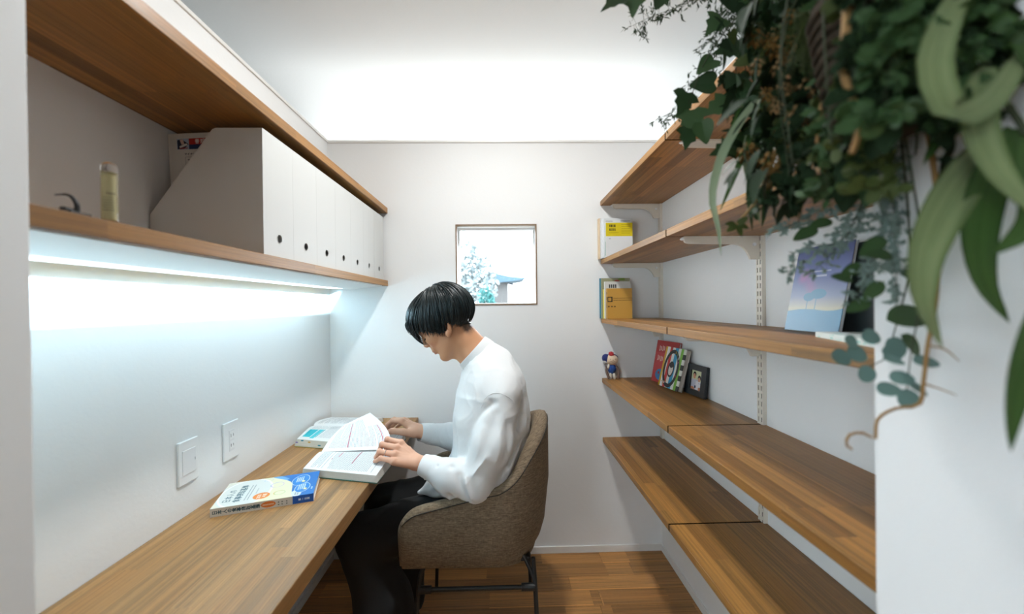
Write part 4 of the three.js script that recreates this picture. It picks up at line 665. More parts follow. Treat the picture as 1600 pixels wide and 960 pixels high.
function bodyField(x, y, z) {
  let d = torso(x, y, z, -0.030);
  d = smin(d, cap(x, y, z, [-0.045, 1.03, ZC], J.shoulderN, 0.05, 0.042), 0.04); d = smin(d, cap(x, y, z, [-0.045, 1.03, ZC], J.shoulderF, 0.05, 0.042), 0.04);
  d = smin(d, cap(x, y, z, J.shoulderN, J.elbowN, 0.042, 0.028), 0.02); d = smin(d, cap(x, y, z, J.elbowN, J.wristN, 0.028, 0.024), 0.012);
  d = smin(d, cap(x, y, z, J.shoulderF, J.elbowF, 0.042, 0.028), 0.02); d = smin(d, cap(x, y, z, J.elbowF, J.wristF, 0.028, 0.024), 0.012);
  d = smin(d, cap(x, y, z, J.hipN, J.kneeN, 0.075, 0.05), 0.03); d = smin(d, cap(x, y, z, J.kneeN, J.ankleN, 0.05, 0.035), 0.02);
  d = smin(d, cap(x, y, z, J.hipF, J.kneeF, 0.075, 0.05), 0.03); d = smin(d, cap(x, y, z, J.kneeF, J.ankleF, 0.05, 0.035), 0.02);
  for (const a of [J.ankleN, J.ankleF]) d = smin(d, cap(x, y, z, [a[0] + 0.03, 0.035, a[2]], [a[0] - 0.15, 0.028, a[2]], 0.034, 0.026), 0.03);
  return smin(d, neckField(x, y, z), 0.03);
}
// --- clothing fields
const seg = (pts) => pts; // creases given as [from, to, width, depth]
const CR = [];
function crease(a, b, w, depth) { CR.push({ a, b, w, depth, c: [(a[0] + b[0]) / 2, (a[1] + b[1]) / 2, (a[2] + b[2]) / 2], R: Math.hypot(a[0] - b[0], a[1] - b[1], a[2] - b[2]) / 2 + w * 3 }); }
function folds(x, y, z) { let f = 0; for (const q of CR) { const dx = x - q.c[0], dy = y - q.c[1], dz = z - q.c[2]; if (dx * dx + dy * dy + dz * dz > q.R * q.R) continue; const t = cap(x, y, z, q.a, q.b, 0) / q.w; f += q.depth * (q.depth < 0 ? 1.25 * Math.exp(-1.3 * Math.abs(t)) : Math.exp(-t * t)); } return f; }
// photographed folds of the near sleeve and the back, drawn on the cloth (positive cuts in, negative stands out)
{
  const Z = -1.30;
  const L = [
    [[-0.030, 0.93, -1.33], [-0.075, 0.80, -1.29], 0.020, 0.010], [[-0.005, 0.90, -1.32], [-0.03, 0.74, -1.29], 0.012, -0.006], [[0.02, 0.90, -1.34], [0.0, 0.74, -1.31], 0.014, 0.007],
    [[-0.06, 0.80, -1.30], [-0.125, 0.72, -1.29], 0.018, -0.010], [[-0.085, 0.745, -1.28], [-0.062, 0.665, -1.28], 0.012, -0.010], [[-0.115, 0.735, -1.29], [-0.085, 0.665, -1.28], 0.010, 0.010], [[-0.15, 0.735, -1.31], [-0.12, 0.64, -1.30], 0.013, 0.010], [[-0.13, 0.735, -1.30], [-0.105, 0.655, -1.29], 0.009, -0.008],
    [[-0.175, 0.755, -1.34], [-0.195, 0.71, -1.33], 0.010, 0.006], [[-0.19, 0.69, -1.33], [-0.13, 0.615, -1.31], 0.011, 0.007], [[-0.185, 0.74, -1.33], [-0.16, 0.66, -1.31], 0.010, -0.008], [[-0.225, 0.75, -1.36], [-0.235, 0.69, -1.36], 0.008, 0.006], [[-0.215, 0.69, -1.34], [-0.16, 0.625, -1.32], 0.009, -0.007],
    [[-0.035, 0.965, -1.36], [-0.10, 0.86, -1.40], 0.016, 0.010], [[-0.06, 1.0, -1.42], [-0.13, 0.84, -1.43], 0.018, 0.009], [[-0.09, 1.0, -1.44], [-0.14, 0.87, -1.45], 0.014, -0.006],
    [[0.055, 1.00, -1.47], [0.045, 0.86, -1.42], 0.016, 0.012], [[0.075, 0.99, -1.50], [0.075, 0.86, -1.46], 0.014, -0.006], [[0.085, 0.86, -1.48], [0.02, 0.76, -1.38], 0.014, 0.010], [[0.075, 0.81, -1.45], [0.02, 0.70, -1.38], 0.013, 0.009], [[0.08, 0.84, -1.46], [0.02, 0.735, -1.37], 0.010, -0.007],
    [[-0.27, 0.76, -1.72], [-0.245, 0.70, -1.71], 0.010, 0.008], [[-0.24, 0.77, -1.73], [-0.215, 0.69, -1.72], 0.012, -0.007], [[-0.21, 0.76, -1.74], [-0.18, 0.68, -1.74], 0.011, 0.008], [[-0.30, 0.765, -1.69], [-0.25, 0.745, -1.70], 0.008, 0.006],
    [[-0.165, 0.86, -1.47], [-0.185, 0.70, -1.46], 0.014, 0.006], [[-0.15, 0.80, -1.43], [-0.19, 0.66, -1.43], 0.012, -0.006], [[-0.20, 0.68, -1.44], [-0.27, 0.61, -1.43], 0.012, 0.008], [[-0.17, 0.66, -1.40], [-0.24, 0.60, -1.41], 0.012, -0.006],
  ];
  for (const q of L) crease(...q);
}
function shirtField(x, y, z) {
  const w = noise3(x * 5 + 3, y * 5, z * 5) - 0.5;
  let d = torso(x, y, z, -0.002, 0.68);
  d = smin(d, cap(x, y, z, [-0.05, 1.045, ZC + 0.03], [-0.006, 0.995, -1.44], 0.062, 0.058), 0.07); d = smin(d, cap(x, y, z, [-0.05, 1.045, ZC - 0.03], [-0.015, 1.0, -1.72], 0.062, 0.058), 0.07);
  let arm = chain(x, y, z, [[...[-0.004, 0.972, -1.415], 0.064], [-0.040, 0.82, -1.375, 0.068], [...J.elbowN, 0.060], [-0.18, 0.708, -1.375, 0.058], [-0.252, 0.730, -1.400, 0.043]], 0.03);
  d = smin(d, arm, 0.014);
  arm = chain(x, y, z, [[...J.shoulderF, 0.068], [-0.05, 0.84, -1.79, 0.066], [...J.elbowF, 0.058], [-0.22, 0.727, -1.745, 0.056], [-0.312, 0.757, -1.690, 0.042]], 0.03);
  d = smin(d, arm, 0.022);
  // hem over the lap
  d = smin(d, cap(x, y, z, [-0.13, 0.655, -1.45], [-0.255, 0.630, -1.475], 0.060, 0.036), 0.04);
  d = smin(d, cap(x, y, z, [-0.255, 0.630, -1.475], [-0.318, 0.603, -1.49], 0.034, 0.010), 0.02);
  d = smin(d, cap(x, y, z, [-0.15, 0.64, -1.58], [-0.24, 0.63, -1.60], 0.075, 0.045), 0.05);
  d += folds(x, y, z);
  const r = 1 - Math.abs(2 * noise3(x * 13 + w * 2, y * 7 + w * 2, z * 13) - 1); d += 0.0044 * (0.5 - r * r) + 0.003 * w; const r2 = 1 - Math.abs(2 * noise3(x * 27 + y * 9, y * 15 - x * 8 + w * 3, z * 27) - 1); d += 0.0012 * (0.5 - r2 * r2 * r2);
  // openings: neck, cuffs
  d = smin(d, cap(x, y, z, [-0.064, 1.035, ZC], [-0.090, 1.085, ZC], 0.086, 0.0775), 0.03);
  { const ux = x + 0.100, uy = y - 1.103, h = ux * -0.735 + uy * 0.677, rho = Math.hypot(ux * 0.677 + uy * 0.735, z - ZC); d = smax(d, -Math.max(-(h + 0.002), rho - 0.088), 0.003); }
  return d;
}
function trouserField(x, y, z) {
  const w = noise3(x * 6 + 9, y * 6, z * 6) - 0.5;
  let d = ell(x, y, z, [-0.05, 0.555, ZC], [0.135, 0.115, 0.19]);
  d = smin(d, cap(x, y, z, J.hipN, J.kneeN, 0.098, 0.086), 0.05); d = smin(d, cap(x, y, z, J.hipF, J.kneeF, 0.098, 0.084), 0.05);
  d = smin(d, chain(x, y, z, [[...J.kneeN, 0.085], [-0.45, 0.20, -1.472, 0.096], [-0.415, 0.085, -1.47, 0.10]], 0.04), 0.03);
  d = smin(d, chain(x, y, z, [[...J.kneeF, 0.085], [-0.44, 0.20, -1.675, 0.090], [-0.43, 0.085, -1.665, 0.092]], 0.04), 0.03);
  const r = 1 - Math.abs(2 * noise3(x * 10, y * 10 + w, z * 10) - 1); d += 0.006 * (0.5 - r * r) + 0.006 * w;
  return smax(d, 0.05 - y, 0.004);
}
{
  const P = tag(new THREE.Group(), 'young man with black hair, white band-collar shirt and black trousers reading at the desk', 'person'); P.name = 'person'; P.position.set(-0.1, 0, ZC); scene.add(P);
  const off = (g) => g.translate(0.1, 0, -ZC);
  // skin: body, head and hands in one geometry with colours of its own
  const head = meshField(headNeck, [-0.42, 1.03, ZC - 0.115], [-0.03, 1.40, ZC + 0.115], 0.0031);
  const hn = meshField((x, y, z) => smin(handNear(x, y, z), cap(x, y, z, J.elbowN, J.wristN, 0.028, 0.026), 0.01), [-0.475, 0.70, -1.50], [-0.255, 0.85, -1.33], 0.0024);
  const hf = meshField((x, y, z) => smin(handFar(x, y, z), cap(x, y, z, J.elbowF, J.wristF, 0.028, 0.026), 0.01), [-0.53, 0.73, -1.80], [-0.30, 0.84, -1.60], 0.0026);
  const body = meshField((x, y, z) => smax(bodyField(x, y, z), y - 1.065, 0.005), [-0.70, -0.01, ZC - 0.36], [0.17, 1.12, ZC + 0.36], 0.014);
  const all = mergeGeometries([head, hn, hf, body]); const p = all.attributes.position, col = new Float32Array(p.count * 3);
  const base = [0.585, 0.290, 0.150], pale = [0.74, 0.42, 0.29], redc = [0.52, 0.21, 0.14], lip = [0.46, 0.17, 0.125];
  for (let i = 0; i < p.count; i++) {
    const x = p.getX(i), y = p.getY(i), z = p.getZ(i); let c = [...base];
    const n1 = noise3(x * 60, y * 60, z * 60), n2 = noise3(x * 240 + 7, y * 240, z * 240); let m = clamp((n1 - 0.45) * 0.5);
    const [f, u, s0] = toHead(x, y, z), s = Math.abs(s0); let toR = m * 0.25, toP = 0.0;
    if (y > 1.0) { toR += 0.55 * clamp(1 - Math.hypot((f - 0.08) / 0.05, (u + 0.055) / 0.035)) * (n2 > 0.6 ? 1 : 0.25) * (s > 0.02 ? 1 : 0.3); toR += 0.35 * clamp(1 - Math.hypot(f - 0.112, u + 0.036) / 0.02); toR += 0.4 * clamp(1 - Math.hypot(f + 0.006, u + 0.04, (s - 0.078)) / 0.035);
      const L = clamp(1.6 - Math.hypot((f - 0.103) / 0.012, (u + 0.0765) / 0.0105, s / 0.027) * 1.2); c = c.map((q, k) => mixn(q, lip[k], L)); const nb = sstep(-0.035, -0.055, f) * sstep(-0.132, -0.095, u) * (0.55 + 0.6 * n2); if (f > -0.13) c = c.map((q) => mixn(q, 0.02, clamp(nb, 0, 0.9))); }
    else { toP = 0.85; for (const H of [HN, HFar]) for (const fi of H.fingers) { for (const k of fi.slice(0, 2)) toR += 0.5 * clamp(1 - Math.hypot(x - k[0], y - k[1], z - k[2]) / 0.017); toR += 0.45 * clamp(1 - Math.hypot(x - fi[3][0], y - fi[3][1], z - fi[3][2]) / 0.016); } }
    c = c.map((q, k) => mixn(mixn(q, pale[k], toP), redc[k], clamp(toR, 0, 0.8)));
    col.set(c, 3 * i);
  }
  all.setAttribute('color', new THREE.BufferAttribute(col, 3));
  const skin = new THREE.MeshPhysicalMaterial({ color: 0xffffff, vertexColors: true, roughness: 0.52, bumpMap: wallBump, bumpScale: 0.00015, sheen: 0.15, sheenRoughness: 0.6, sheenColor: lin(0.8, 0.5, 0.4) });
  part('body', off(all), skin, P);
  // brows, lashes
  const dark = std(lin(0.012, 0.012, 0.012), 0.6), br = [], la = [];
  for (const k of [-1, 1]) {
    br.push(vine([fromHead(0.0975, 0.019, k * 0.012), fromHead(0.0945, 0.024, k * 0.028), fromHead(0.080, 0.020, k * 0.047)], 0.0028, 0.0012, 10, 6));
    la.push(vine([fromHead(0.089, -0.010, k * 0.019), fromHead(0.0925, -0.0135, k * 0.031), fromHead(0.083, -0.012, k * 0.045)], 0.0007, 0.0012, 10, 5));
    for (let i = 0; i < 7; i++) { const t = i / 6, s = mixn(0.024, 0.044, t), f0 = 0.0915 - Math.pow((s - 0.031) * 30, 2) * 0.009; la.push(vine([fromHead(f0, -0.0135, k * s), fromHead(f0 + 0.005, -0.018, k * (s + 0.001)), fromHead(f0 + 0.008, -0.0175, k * (s + 0.002))], 0.0006, 0.0002, 4, 4)); }
  }
  part('eyebrows', off(merge(br.map((g) => g.toNonIndexed()))), dark, P); part('eyelashes', off(merge(la.map((g) => g.toNonIndexed()))), dark, P);
  // hair: a mass that follows the skull with hundreds of locks lying over it
  const line = (f) => f > 0.047 ? mixn(-0.018, 0.036, clamp((f - 0.047) / 0.05)) : f > 0.018 ? mixn(-0.050, -0.018, (f - 0.018) / 0.029) : f > -0.005 ? -0.050 : f > -0.043 ? mixn(-0.055, -0.035, sstep(-0.043, -0.02, f)) : f > -0.075 ? mixn(-0.066, -0.055, sstep(-0.075, -0.043, f)) : -0.066;
  const Rf = 0.136, Ru = 0.112, Rs = 0.0965, cf = -0.012, cu = 0.022;
  const hairD = (f, u, s) => { const k = Math.pow(Math.pow(Math.abs((f - cf) / Rf), 2.35) + Math.pow(Math.abs((u - cu) / Ru), 2.35) + Math.pow(Math.abs(s / Rs), 2.35), 1 / 2.35); return k; };
  const hairMass = (f, u, s) => smin((hairD(f, u, s) - 0.955) * 0.10, ell(f, u, s, [-0.068, 0.004, 0], [0.072, 0.074, 0.086]), 0.03);
  const hairR = (dx, dy, dz) => { let a = 0.04, b = 0.22; for (let i = 0; i < 18; i++) { const m = (a + b) / 2; if (hairMass(cf + dx * m, cu + dy * m, Math.abs(dz) * m) < 0) a = m; else b = m; } return a; };
  const hairF = (x, y, z) => {
    const [f, u, s0] = toHead(x, y, z), s = Math.abs(s0); let d = hairMass(f, u, s);
        d = smax(d, (line(f) + 0.006 * Math.sin(f * 300 + s * 120) - u) * 0.8, 0.01);
    d = smax(d, -ell(f, u, s, [0.075, -0.03, 0], [0.05, 0.07, 0.062]), 0.008);                                          // open in front of the face
    let nape = ell(f, u, s, [-0.008, 0.018, 0], [0.1025, 0.0935, 0.0805]); nape = Math.min(nape, neckField(x, y, z) - 0.0035); nape = smax(nape, Math.max(-0.100 + 0.9 * Math.max(0, f + 0.085) - u, f + 0.030, u + 0.02), 0.008); d = smin(d, nape, 0.012);
    return d + 0.003 * (noise3(x * 90, y * 90, z * 40) - 0.5);
  };
  const cap0 = meshField(hairF, [-0.42, 1.10, ZC - 0.115], [-0.05, 1.42, ZC + 0.115], 0.0042);
  const locks = [cap0.toNonIndexed()]; for (const g of locks) { }
  const pole = new THREE.Vector3(-0.42, 0.90, 0.1).normalize(), e1 = new THREE.Vector3(0.90, 0.42, 0).normalize(), e2 = new THREE.Vector3().crossVectors(pole, e1);
  for (let i = 0; i < 700; i++) {
    const phi = (i * 2.399963) % (Math.PI * 2) + rr(-0.09, 0.09), t0 = rr(0.05, 0.75), lay = rr(0.955, 1.012), pts = [], swirl = rr(-0.12, 0.12) + 0.18; let th = t0, stop = rr(0.5, 1.15), n = 0;
    const reach = rr(-0.020, 0.018);
    while (th < 2.35 && n < 26) {
      const ph = phi + swirl * (th - t0), dir = pole.clone().multiplyScalar(Math.cos(th)).addScaledVector(e1, Math.sin(th) * Math.cos(ph)).addScaledVector(e2, Math.sin(th) * Math.sin(ph));
      const R = hairR(dir.x, dir.y, dir.z) * (1.0 + (lay - 0.975) * 1.1); const f = cf + dir.x * R, u = cu + dir.y * R, s = dir.z * R;
      if (u < line(f) + reach - (f > 0.085 ? 0.032 + 0.02 * Math.sin(s * 55 + 1) : 0)) break;
      pts.push(fromHead(f, u, s)); th += 0.085; n++;
    }
    if (pts.length < 5) continue;
    const last = pts[pts.length - 1].clone().sub(pts[pts.length - 2]); pts.push(pts[pts.length - 1].clone().addScaledVector(last, 0.8));
    const from = Math.floor(rr(0, Math.max(1, pts.length - 7))), q = pts.slice(from), c = new THREE.CatmullRomCurve3(q), seg_ = Math.max(6, q.length), r = rr(0.0016, 0.0034), g = new THREE.TubeGeometry(c, seg_, 1, 5, false), gp = g.attributes.position;
    for (let a = 0; a <= seg_; a++) { const t = a / seg_, ctr = c.getPointAt(t), rad = r * Math.min(1, 0.35 + t * 3) * Math.pow(1 - t, 0.55) + 0.00015; for (let b = 0; b <= 5; b++) { const m = a * 6 + b; gp.setXYZ(m, ctr.x + (gp.getX(m) - ctr.x) * rad, ctr.y + (gp.getY(m) - ctr.y) * rad, ctr.z + (gp.getZ(m) - ctr.z) * rad); } }
    g.computeVertexNormals(); locks.push(g.toNonIndexed());
  }
  // loose fringe that hangs clear of the forehead
  for (let i = 0; i < 46; i++) {
    const s = rr(-0.055, 0.062), a = rr(0, 1), f0 = 0.105 + rr(-0.012, 0.012) - Math.abs(s) * 0.35, tip = fromHead(0.116 + rr(-0.012, 0.006) - Math.abs(s) * 0.3, rr(-0.012, 0.03), s * 0.9 + rr(-0.006, 0.006));
    locks.push(vine([fromHead(f0 - 0.035, 0.105 - Math.abs(s) * 0.3, s * 0.9), fromHead(f0 + 0.008, 0.078, s), fromHead(f0 + 0.018, 0.045, s), tip], rr(0.0016, 0.003), 0.0003, 12, 5).toNonIndexed());
  }
  part('hair', off(merge(locks)), new THREE.MeshPhysicalMaterial({ color: lin(0.010, 0.017, 0.019), roughness: 0.36, specularIntensity: 0.9 }), P);
  // clothes
  const weave = dataTex(256, 256, (x, y) => { const g = 0.5 + 0.25 * Math.sin(x * Math.PI / 2) * (hash2(x >> 2, y) * 0.6 + 0.4) + 0.25 * Math.sin(y * Math.PI / 2) * (hash2(x, y >> 2) * 0.6 + 0.4); return [g, g, g]; }, false, 1 / 0.05, 1 / 0.05);
  const cotton = std(lin(0.80, 0.82, 0.83), 0.9, { bumpMap: weave, bumpScale: 0.00025, side: THREE.DoubleSide });
  const tw = std(lin(0.0105, 0.0125, 0.0135), 0.85, { bumpMap: weave, bumpScale: 0.0002 });
  part('trousers', off(meshField(trouserField, [-0.70, 0.03, ZC - 0.34], [0.16, 0.72, ZC + 0.34], 0.009)), tw, P);
  const shirt = part('shirt', off(meshField(shirtField, [-0.36, 0.47, ZC - 0.32], [0.16, 1.20, ZC + 0.36], 0.0052)), cotton, P);
  // band collar
  const ax = V(-0.735, 0.677, 0), eF = V(0.677, 0.735, 0), cc = V(-0.100, 1.103, ZC), cp = [], ci = [], cn = 56, prof = [[-0.005, 0.0795], [0.012, 0.0775], [0.027, 0.0738], [0.0285, 0.0724], [0.027, 0.0708], [0.010, 0.0725], [-0.012, 0.074]];
  for (let i = 0; i <= cn; i++) { const a = i / cn * Math.PI * 2 + Math.PI, gap = Math.abs(a - 2 * Math.PI) ; for (const [h, r] of [[-0.016, 0.0800], ...prof]) { const v = cc.clone().addScaledVector(ax, h).addScaledVector(eF, Math.cos(a) * r * 1.02); v.z += Math.sin(a) * r * 0.98; cp.push(v.x, v.y, v.z); } }
  const pm = prof.length + 1; for (let i = 0; i < cn; i++) for (let j = 0; j < pm - 1; j++) { const a = i * pm + j, b = a + pm; ci.push(a, b, a + 1, b, b + 1, a + 1); }
  const cg = new THREE.BufferGeometry(); cg.setAttribute('position', new THREE.Float32BufferAttribute(cp, 3)); cg.setIndex(ci); cg.computeVertexNormals(); boxUV(cg, 'x');
  part('collar', off(cg), cotton, shirt);
  // cuffs
  function cuff(el, wr, along0, len, r0, r1, squash) {
    const a = V(...el), b = V(...wr), ax2 = b.clone().sub(a).normalize(), up = V(0, 1, 0).addScaledVector(ax2, -ax2.y).normalize(), sd = new THREE.Vector3().crossVectors(ax2, up), pos = [], ix = [], n = 40;
    const pr = [[0, r0 * 0.97], [0.003, r0], [len * 0.5, (r0 + r1) / 2 + 0.001], [len - 0.002, r1], [len, r1 - 0.001], [len - 0.001, r1 - 0.0025], [len * 0.4, r1 - 0.004]];
    for (let i = 0; i <= n; i++) { const t = i / n * Math.PI * 2; for (const [h, r] of pr) { const v = b.clone().addScaledVector(ax2, along0 + h).addScaledVector(up, Math.cos(t) * r * squash).addScaledVector(sd, Math.sin(t) * r); pos.push(v.x, v.y, v.z); } }
    for (let i = 0; i < n; i++) for (let j = 0; j < pr.length - 1; j++) { const q = i * pr.length + j, w = q + pr.length; ix.push(q, q + 1, w, w, q + 1, w + 1); }
    const g = new THREE.BufferGeometry(); g.setAttribute('position', new THREE.Float32BufferAttribute(pos, 3)); g.setIndex(ix); g.computeVertexNormals(); boxUV(g, 'x');
    const c = part('cuff', off(g), cotton, shirt); return { c, b, ax2, up, sd };
  }
  const k1 = cuff(J.elbowN, J.wristN, -0.052, 0.056, 0.046, 0.0385, 0.95); cuff(J.elbowF, J.wristF, -0.050, 0.058, 0.045, 0.038, 0.95);
  const bt = k1.b.clone().addScaledVector(k1.ax2, -0.030).addScaledVector(k1.up, -0.026).addScaledVector(k1.sd, -0.033); if (bt.z < k1.b.z) bt.z = 2 * k1.b.z - bt.z;
  part('button', off(new THREE.SphereGeometry(0.0052, 14, 10).scale(1, 1, 0.45).translate(bt.x, bt.y, bt.z)), std(lin(0.72, 0.74, 0.75), 0.3), shirt);
  // sleeve seam round the near shoulder and chest pocket, laid on the cloth
  const onCloth = (x, y, z0, lift) => { let z = z0; for (let i = 0; i < 60; i++) { const d = shirtField(x, y, z); if (d < lift) break; z -= clamp(d * 0.7, 0.0008, 0.03); if (z < -1.50) return -1.50; } return z; };
  const seamPts = []; for (const [x, y] of [[-0.078, 0.945], [-0.062, 0.980], [-0.040, 0.996], [-0.018, 1.0], [0.006, 0.993], [0.031, 0.973], [0.042, 0.950]]) seamPts.push(V(x, y, onCloth(x, y, -1.20, 0.0002)));
  part('sleeve_seam', off(tube(seamPts, 0.0014, 40, 6)), cotton, shirt);
  const pk = [], pi = [], N = 10; for (let i = 0; i <= N; i++) for (let j = 0; j <= N; j++) { const s = i / N, t = j / N, x = mixn(-0.160, -0.112, s) - t * 0.004, y = mixn(0.868, 0.802, t) + (s - 0.5) * 0.02; pk.push(x, y, onCloth(x, y, -1.36, 0.0012)); }
  for (let i = 0; i < N; i++) for (let j = 0; j < N; j++) { const a = i * (N + 1) + j, b = a + N + 1; pi.push(a, a + 1, b, b, a + 1, b + 1); }
  const pg = new THREE.BufferGeometry(); pg.setAttribute('position', new THREE.Float32BufferAttribute(pk, 3)); pg.setIndex(pi); pg.computeVertexNormals(); boxUV(pg, 'x'); part('pocket', off(pg), cotton, shirt);
  // ring on the near hand
  const r0 = V(...HN.fingers[2][0].slice(0, 3)), r1 = V(...HN.fingers[2][1].slice(0, 3)), rd = r1.clone().sub(r0), rp = r0.clone().addScaledVector(rd, 0.56), tg = new THREE.TorusGeometry(0.0102, 0.0014, 10, 32);
  tg.applyQuaternion(new THREE.Quaternion().setFromUnitVectors(V(0, 0, 1), rd.normalize())); part('ring', off(tg.translate(rp.x, rp.y, rp.z)), std(lin(0.75, 0.75, 0.74), 0.18, { metalness: 1 }), P);
}
// ------------------------------------------------------------ upholstered armchair
{
  const o = thing('armchair', 'brown tweed upholstered armchair with thin black metal legs in which the man sits', 'chair', [-0.1, 0, ZC]);
  const hx = 0.265, bxr = 0.195, x0 = -0.36, xs = -0.02, La = xs - x0, nA = 22, nB = 34;
  const rim = (q) => { const T = [[0, 0.690], [15, 0.706], [30, 0.764], [40, 0.800], [60, 0.846], [90, 0.884]]; for (let i = 0; i + 1 < T.length; i++) if (q <= T[i + 1][0]) { const t = (q - T[i][0]) / (T[i + 1][0] - T[i][0]); return mixn(T[i][1], T[i + 1][1], t); } return 0.884; };
  const st = [];   // stations from the far arm round the back to the near arm
  for (let i = 0; i <= nA; i++) { const t = Math.pow(i / nA, 1.7), x = x0 + La * t; st.push({ x, z: hx, nx: 0, nz: 1, top: 0.690 - (xs - x) * 0.235, front: x - x0 }); }
  for (let i = 1; i <= nB; i++) { const a = i / nB * Math.PI / 2; const nx = Math.sin(a) / bxr, nz = Math.cos(a) / hx, l = Math.hypot(nx, nz); st.push({ x: xs + bxr * Math.sin(a), z: hx * Math.cos(a), nx: nx / l, nz: nz / l, top: rim(a * 180 / Math.PI), front: 9 }); }
  for (let i = 1; i < st.length - 1; i++) st[i].top = st[i].top; // heights
  const sm = st.map((s, i) => { let a = 0, w = 0; for (let k = -4; k <= 4; k++) { const q = st[Math.min(st.length - 1, Math.max(0, i + k))]; a += q.top; w++; } return a / w; }); st.forEach((s, i) => { if (s.front > 0.08) s.top = sm[i]; });
  const full = [...st.map((s) => ({ ...s, z: -s.z, nz: -s.nz, far: true })), ...st.slice(0, -1).reverse()];
  const yb = 0.412, R = 0.075; const pos = [], idx = [], uv = [], pipe = [], seatY = 0.45;
  let run = 0, prev = null; const prof = (s) => {
    const f = Math.min(s.front, R), e = Math.sqrt(Math.max(0, 1 - Math.pow(1 - f / R, 2))), top = Math.min(s.top, s.front < R ? s.top - R + R * e + 0.0 : s.top), fe = Math.min(1, s.front / 0.03), th = mixn(0.012, 1, Math.sqrt(Math.max(0, 1 - Math.pow(1 - fe, 2))));
    const back = s.nx, T = (0.052 + 0.012 * back) * th, mid = 0.026, o2 = (n) => -mid - (0.5 - n) * 0 + (n - 0.5) * 0; void o2;
    const P = [[-0.5, yb + 0.012], [-0.30, yb + 0.002], [0.0, yb], [0.34, yb + 0.012], [0.46, yb + 0.035], [0.5, yb + 0.075], [0.5, mixn(yb, top, 0.5)], [0.5, top - 0.045], [0.47, top - 0.018], [0.36, top - 0.004], [0.1, top], [-0.2, top - 0.003], [-0.4, top - 0.016], [-0.48, top - 0.040], [-0.5, mixn(yb, top, 0.6)], [-0.5, yb + 0.04], [-0.5, yb + 0.012]];
    return P.map(([n, y]) => { const lean = back * 0.035 * clamp((0.56 - y) / 0.15) + 0.02 * clamp((0.52 - y) / 0.11) * (1 - back); return [-0.026 - 0.006 * back + n * T - lean, y]; });
  };
  const m = prof(full[5]).length;
  full.forEach((s, i) => {
    if (prev) run += Math.hypot(s.x - prev.x, s.z - prev.z); prev = s; const pr = prof(s); let v = 0;
    pr.forEach(([n, y], j) => { if (j) v += Math.hypot(pr[j][0] - pr[j - 1][0], pr[j][1] - pr[j - 1][1]); pos.push(s.x + s.nx * n + 0.1, y, s.z + s.nz * n); uv.push(run, v); });
    if (s.front > 0.012) { const [n, y] = pr[8]; pipe.push(V(s.x + s.nx * (n + 0.0008) + 0.1, y, s.z + s.nz * (n + 0.0008))); }
  });
  for (let i = 0; i + 1 < full.length; i++) for (let j = 0; j + 1 < m; j++) { const a = i * m + j, b = a + m; idx.push(a, a + 1, b, b, a + 1, b + 1); }
  for (const end of [0, full.length - 1]) for (let j = 1; j + 1 < m - 1; j++) { const b = end * m; if (end) idx.push(b, b + j, b + j + 1); else idx.push(b, b + j + 1, b + j); }
  const g = new THREE.BufferGeometry(); g.setAttribute('position', new THREE.Float32BufferAttribute(pos, 3)); g.setAttribute('uv', new THREE.Float32BufferAttribute(uv, 2)); g.setIndex(idx); g.computeVertexNormals();
  const thread = (x, y) => { const a = vnoise(x * 0.0625, y * 0.5, 32, 256), b = vnoise(x * 0.5, y * 0.0625, 256, 32), c = vnoise(x * 0.02344, y * 0.3125, 12, 160); return clamp(0.05 + 0.5 * a + 0.25 * b + 0.35 * c); };
  const tw = dataTex(512, 512, (x, y) => { const t = thread(x, y); return [mixn(0.28, 0.62, t), mixn(0.23, 0.545, t), mixn(0.175, 0.45, t)]; }, true, 1 / 0.22, 1 / 0.22), tb = dataTex(512, 512, (x, y) => { const t = thread(x, y); return [t, t, t]; }, false, 1 / 0.22, 1 / 0.22);
  const tweed = new THREE.MeshPhysicalMaterial({ color: 0xffffff, map: tw, bumpMap: tb, bumpScale: 0.0006, roughness: 0.95, sheen: 0.3, sheenRoughness: 0.5, sheenColor: lin(0.5, 0.45, 0.36), side: THREE.DoubleSide });
  part('shell', g, tweed, o);
  part('piping', tube(pipe, 0.0016, 240, 6), std(lin(0.025, 0.022, 0.018), 0.8), o);
  // seat cushion inside the shell
  const cs = new THREE.Shape(); cs.moveTo(-0.345, -0.20); cs.lineTo(-0.02, -0.205); cs.bezierCurveTo(0.07, -0.20, 0.11, -0.12, 0.11, 0); cs.bezierCurveTo(0.11, 0.12, 0.07, 0.20, -0.02, 0.205); cs.lineTo(-0.345, 0.20); cs.quadraticCurveTo(-0.365, 0, -0.345, -0.20);
  const cu = new THREE.ExtrudeGeometry(cs, { depth: 0.05, bevelEnabled: true, bevelThickness: 0.014, bevelSize: 0.012, bevelSegments: 4, curveSegments: 16 }); cu.rotateX(-Math.PI / 2); cu.translate(0.1, 0.405, 0);
  part('seat_cushion', boxUV(cu, 'x'), tweed, o);
  const bl = M.black, rodm = (list) => merge(list.map(([a, b, r]) => rod(V(...a), V(...b), r, r, 12).toNonIndexed()));
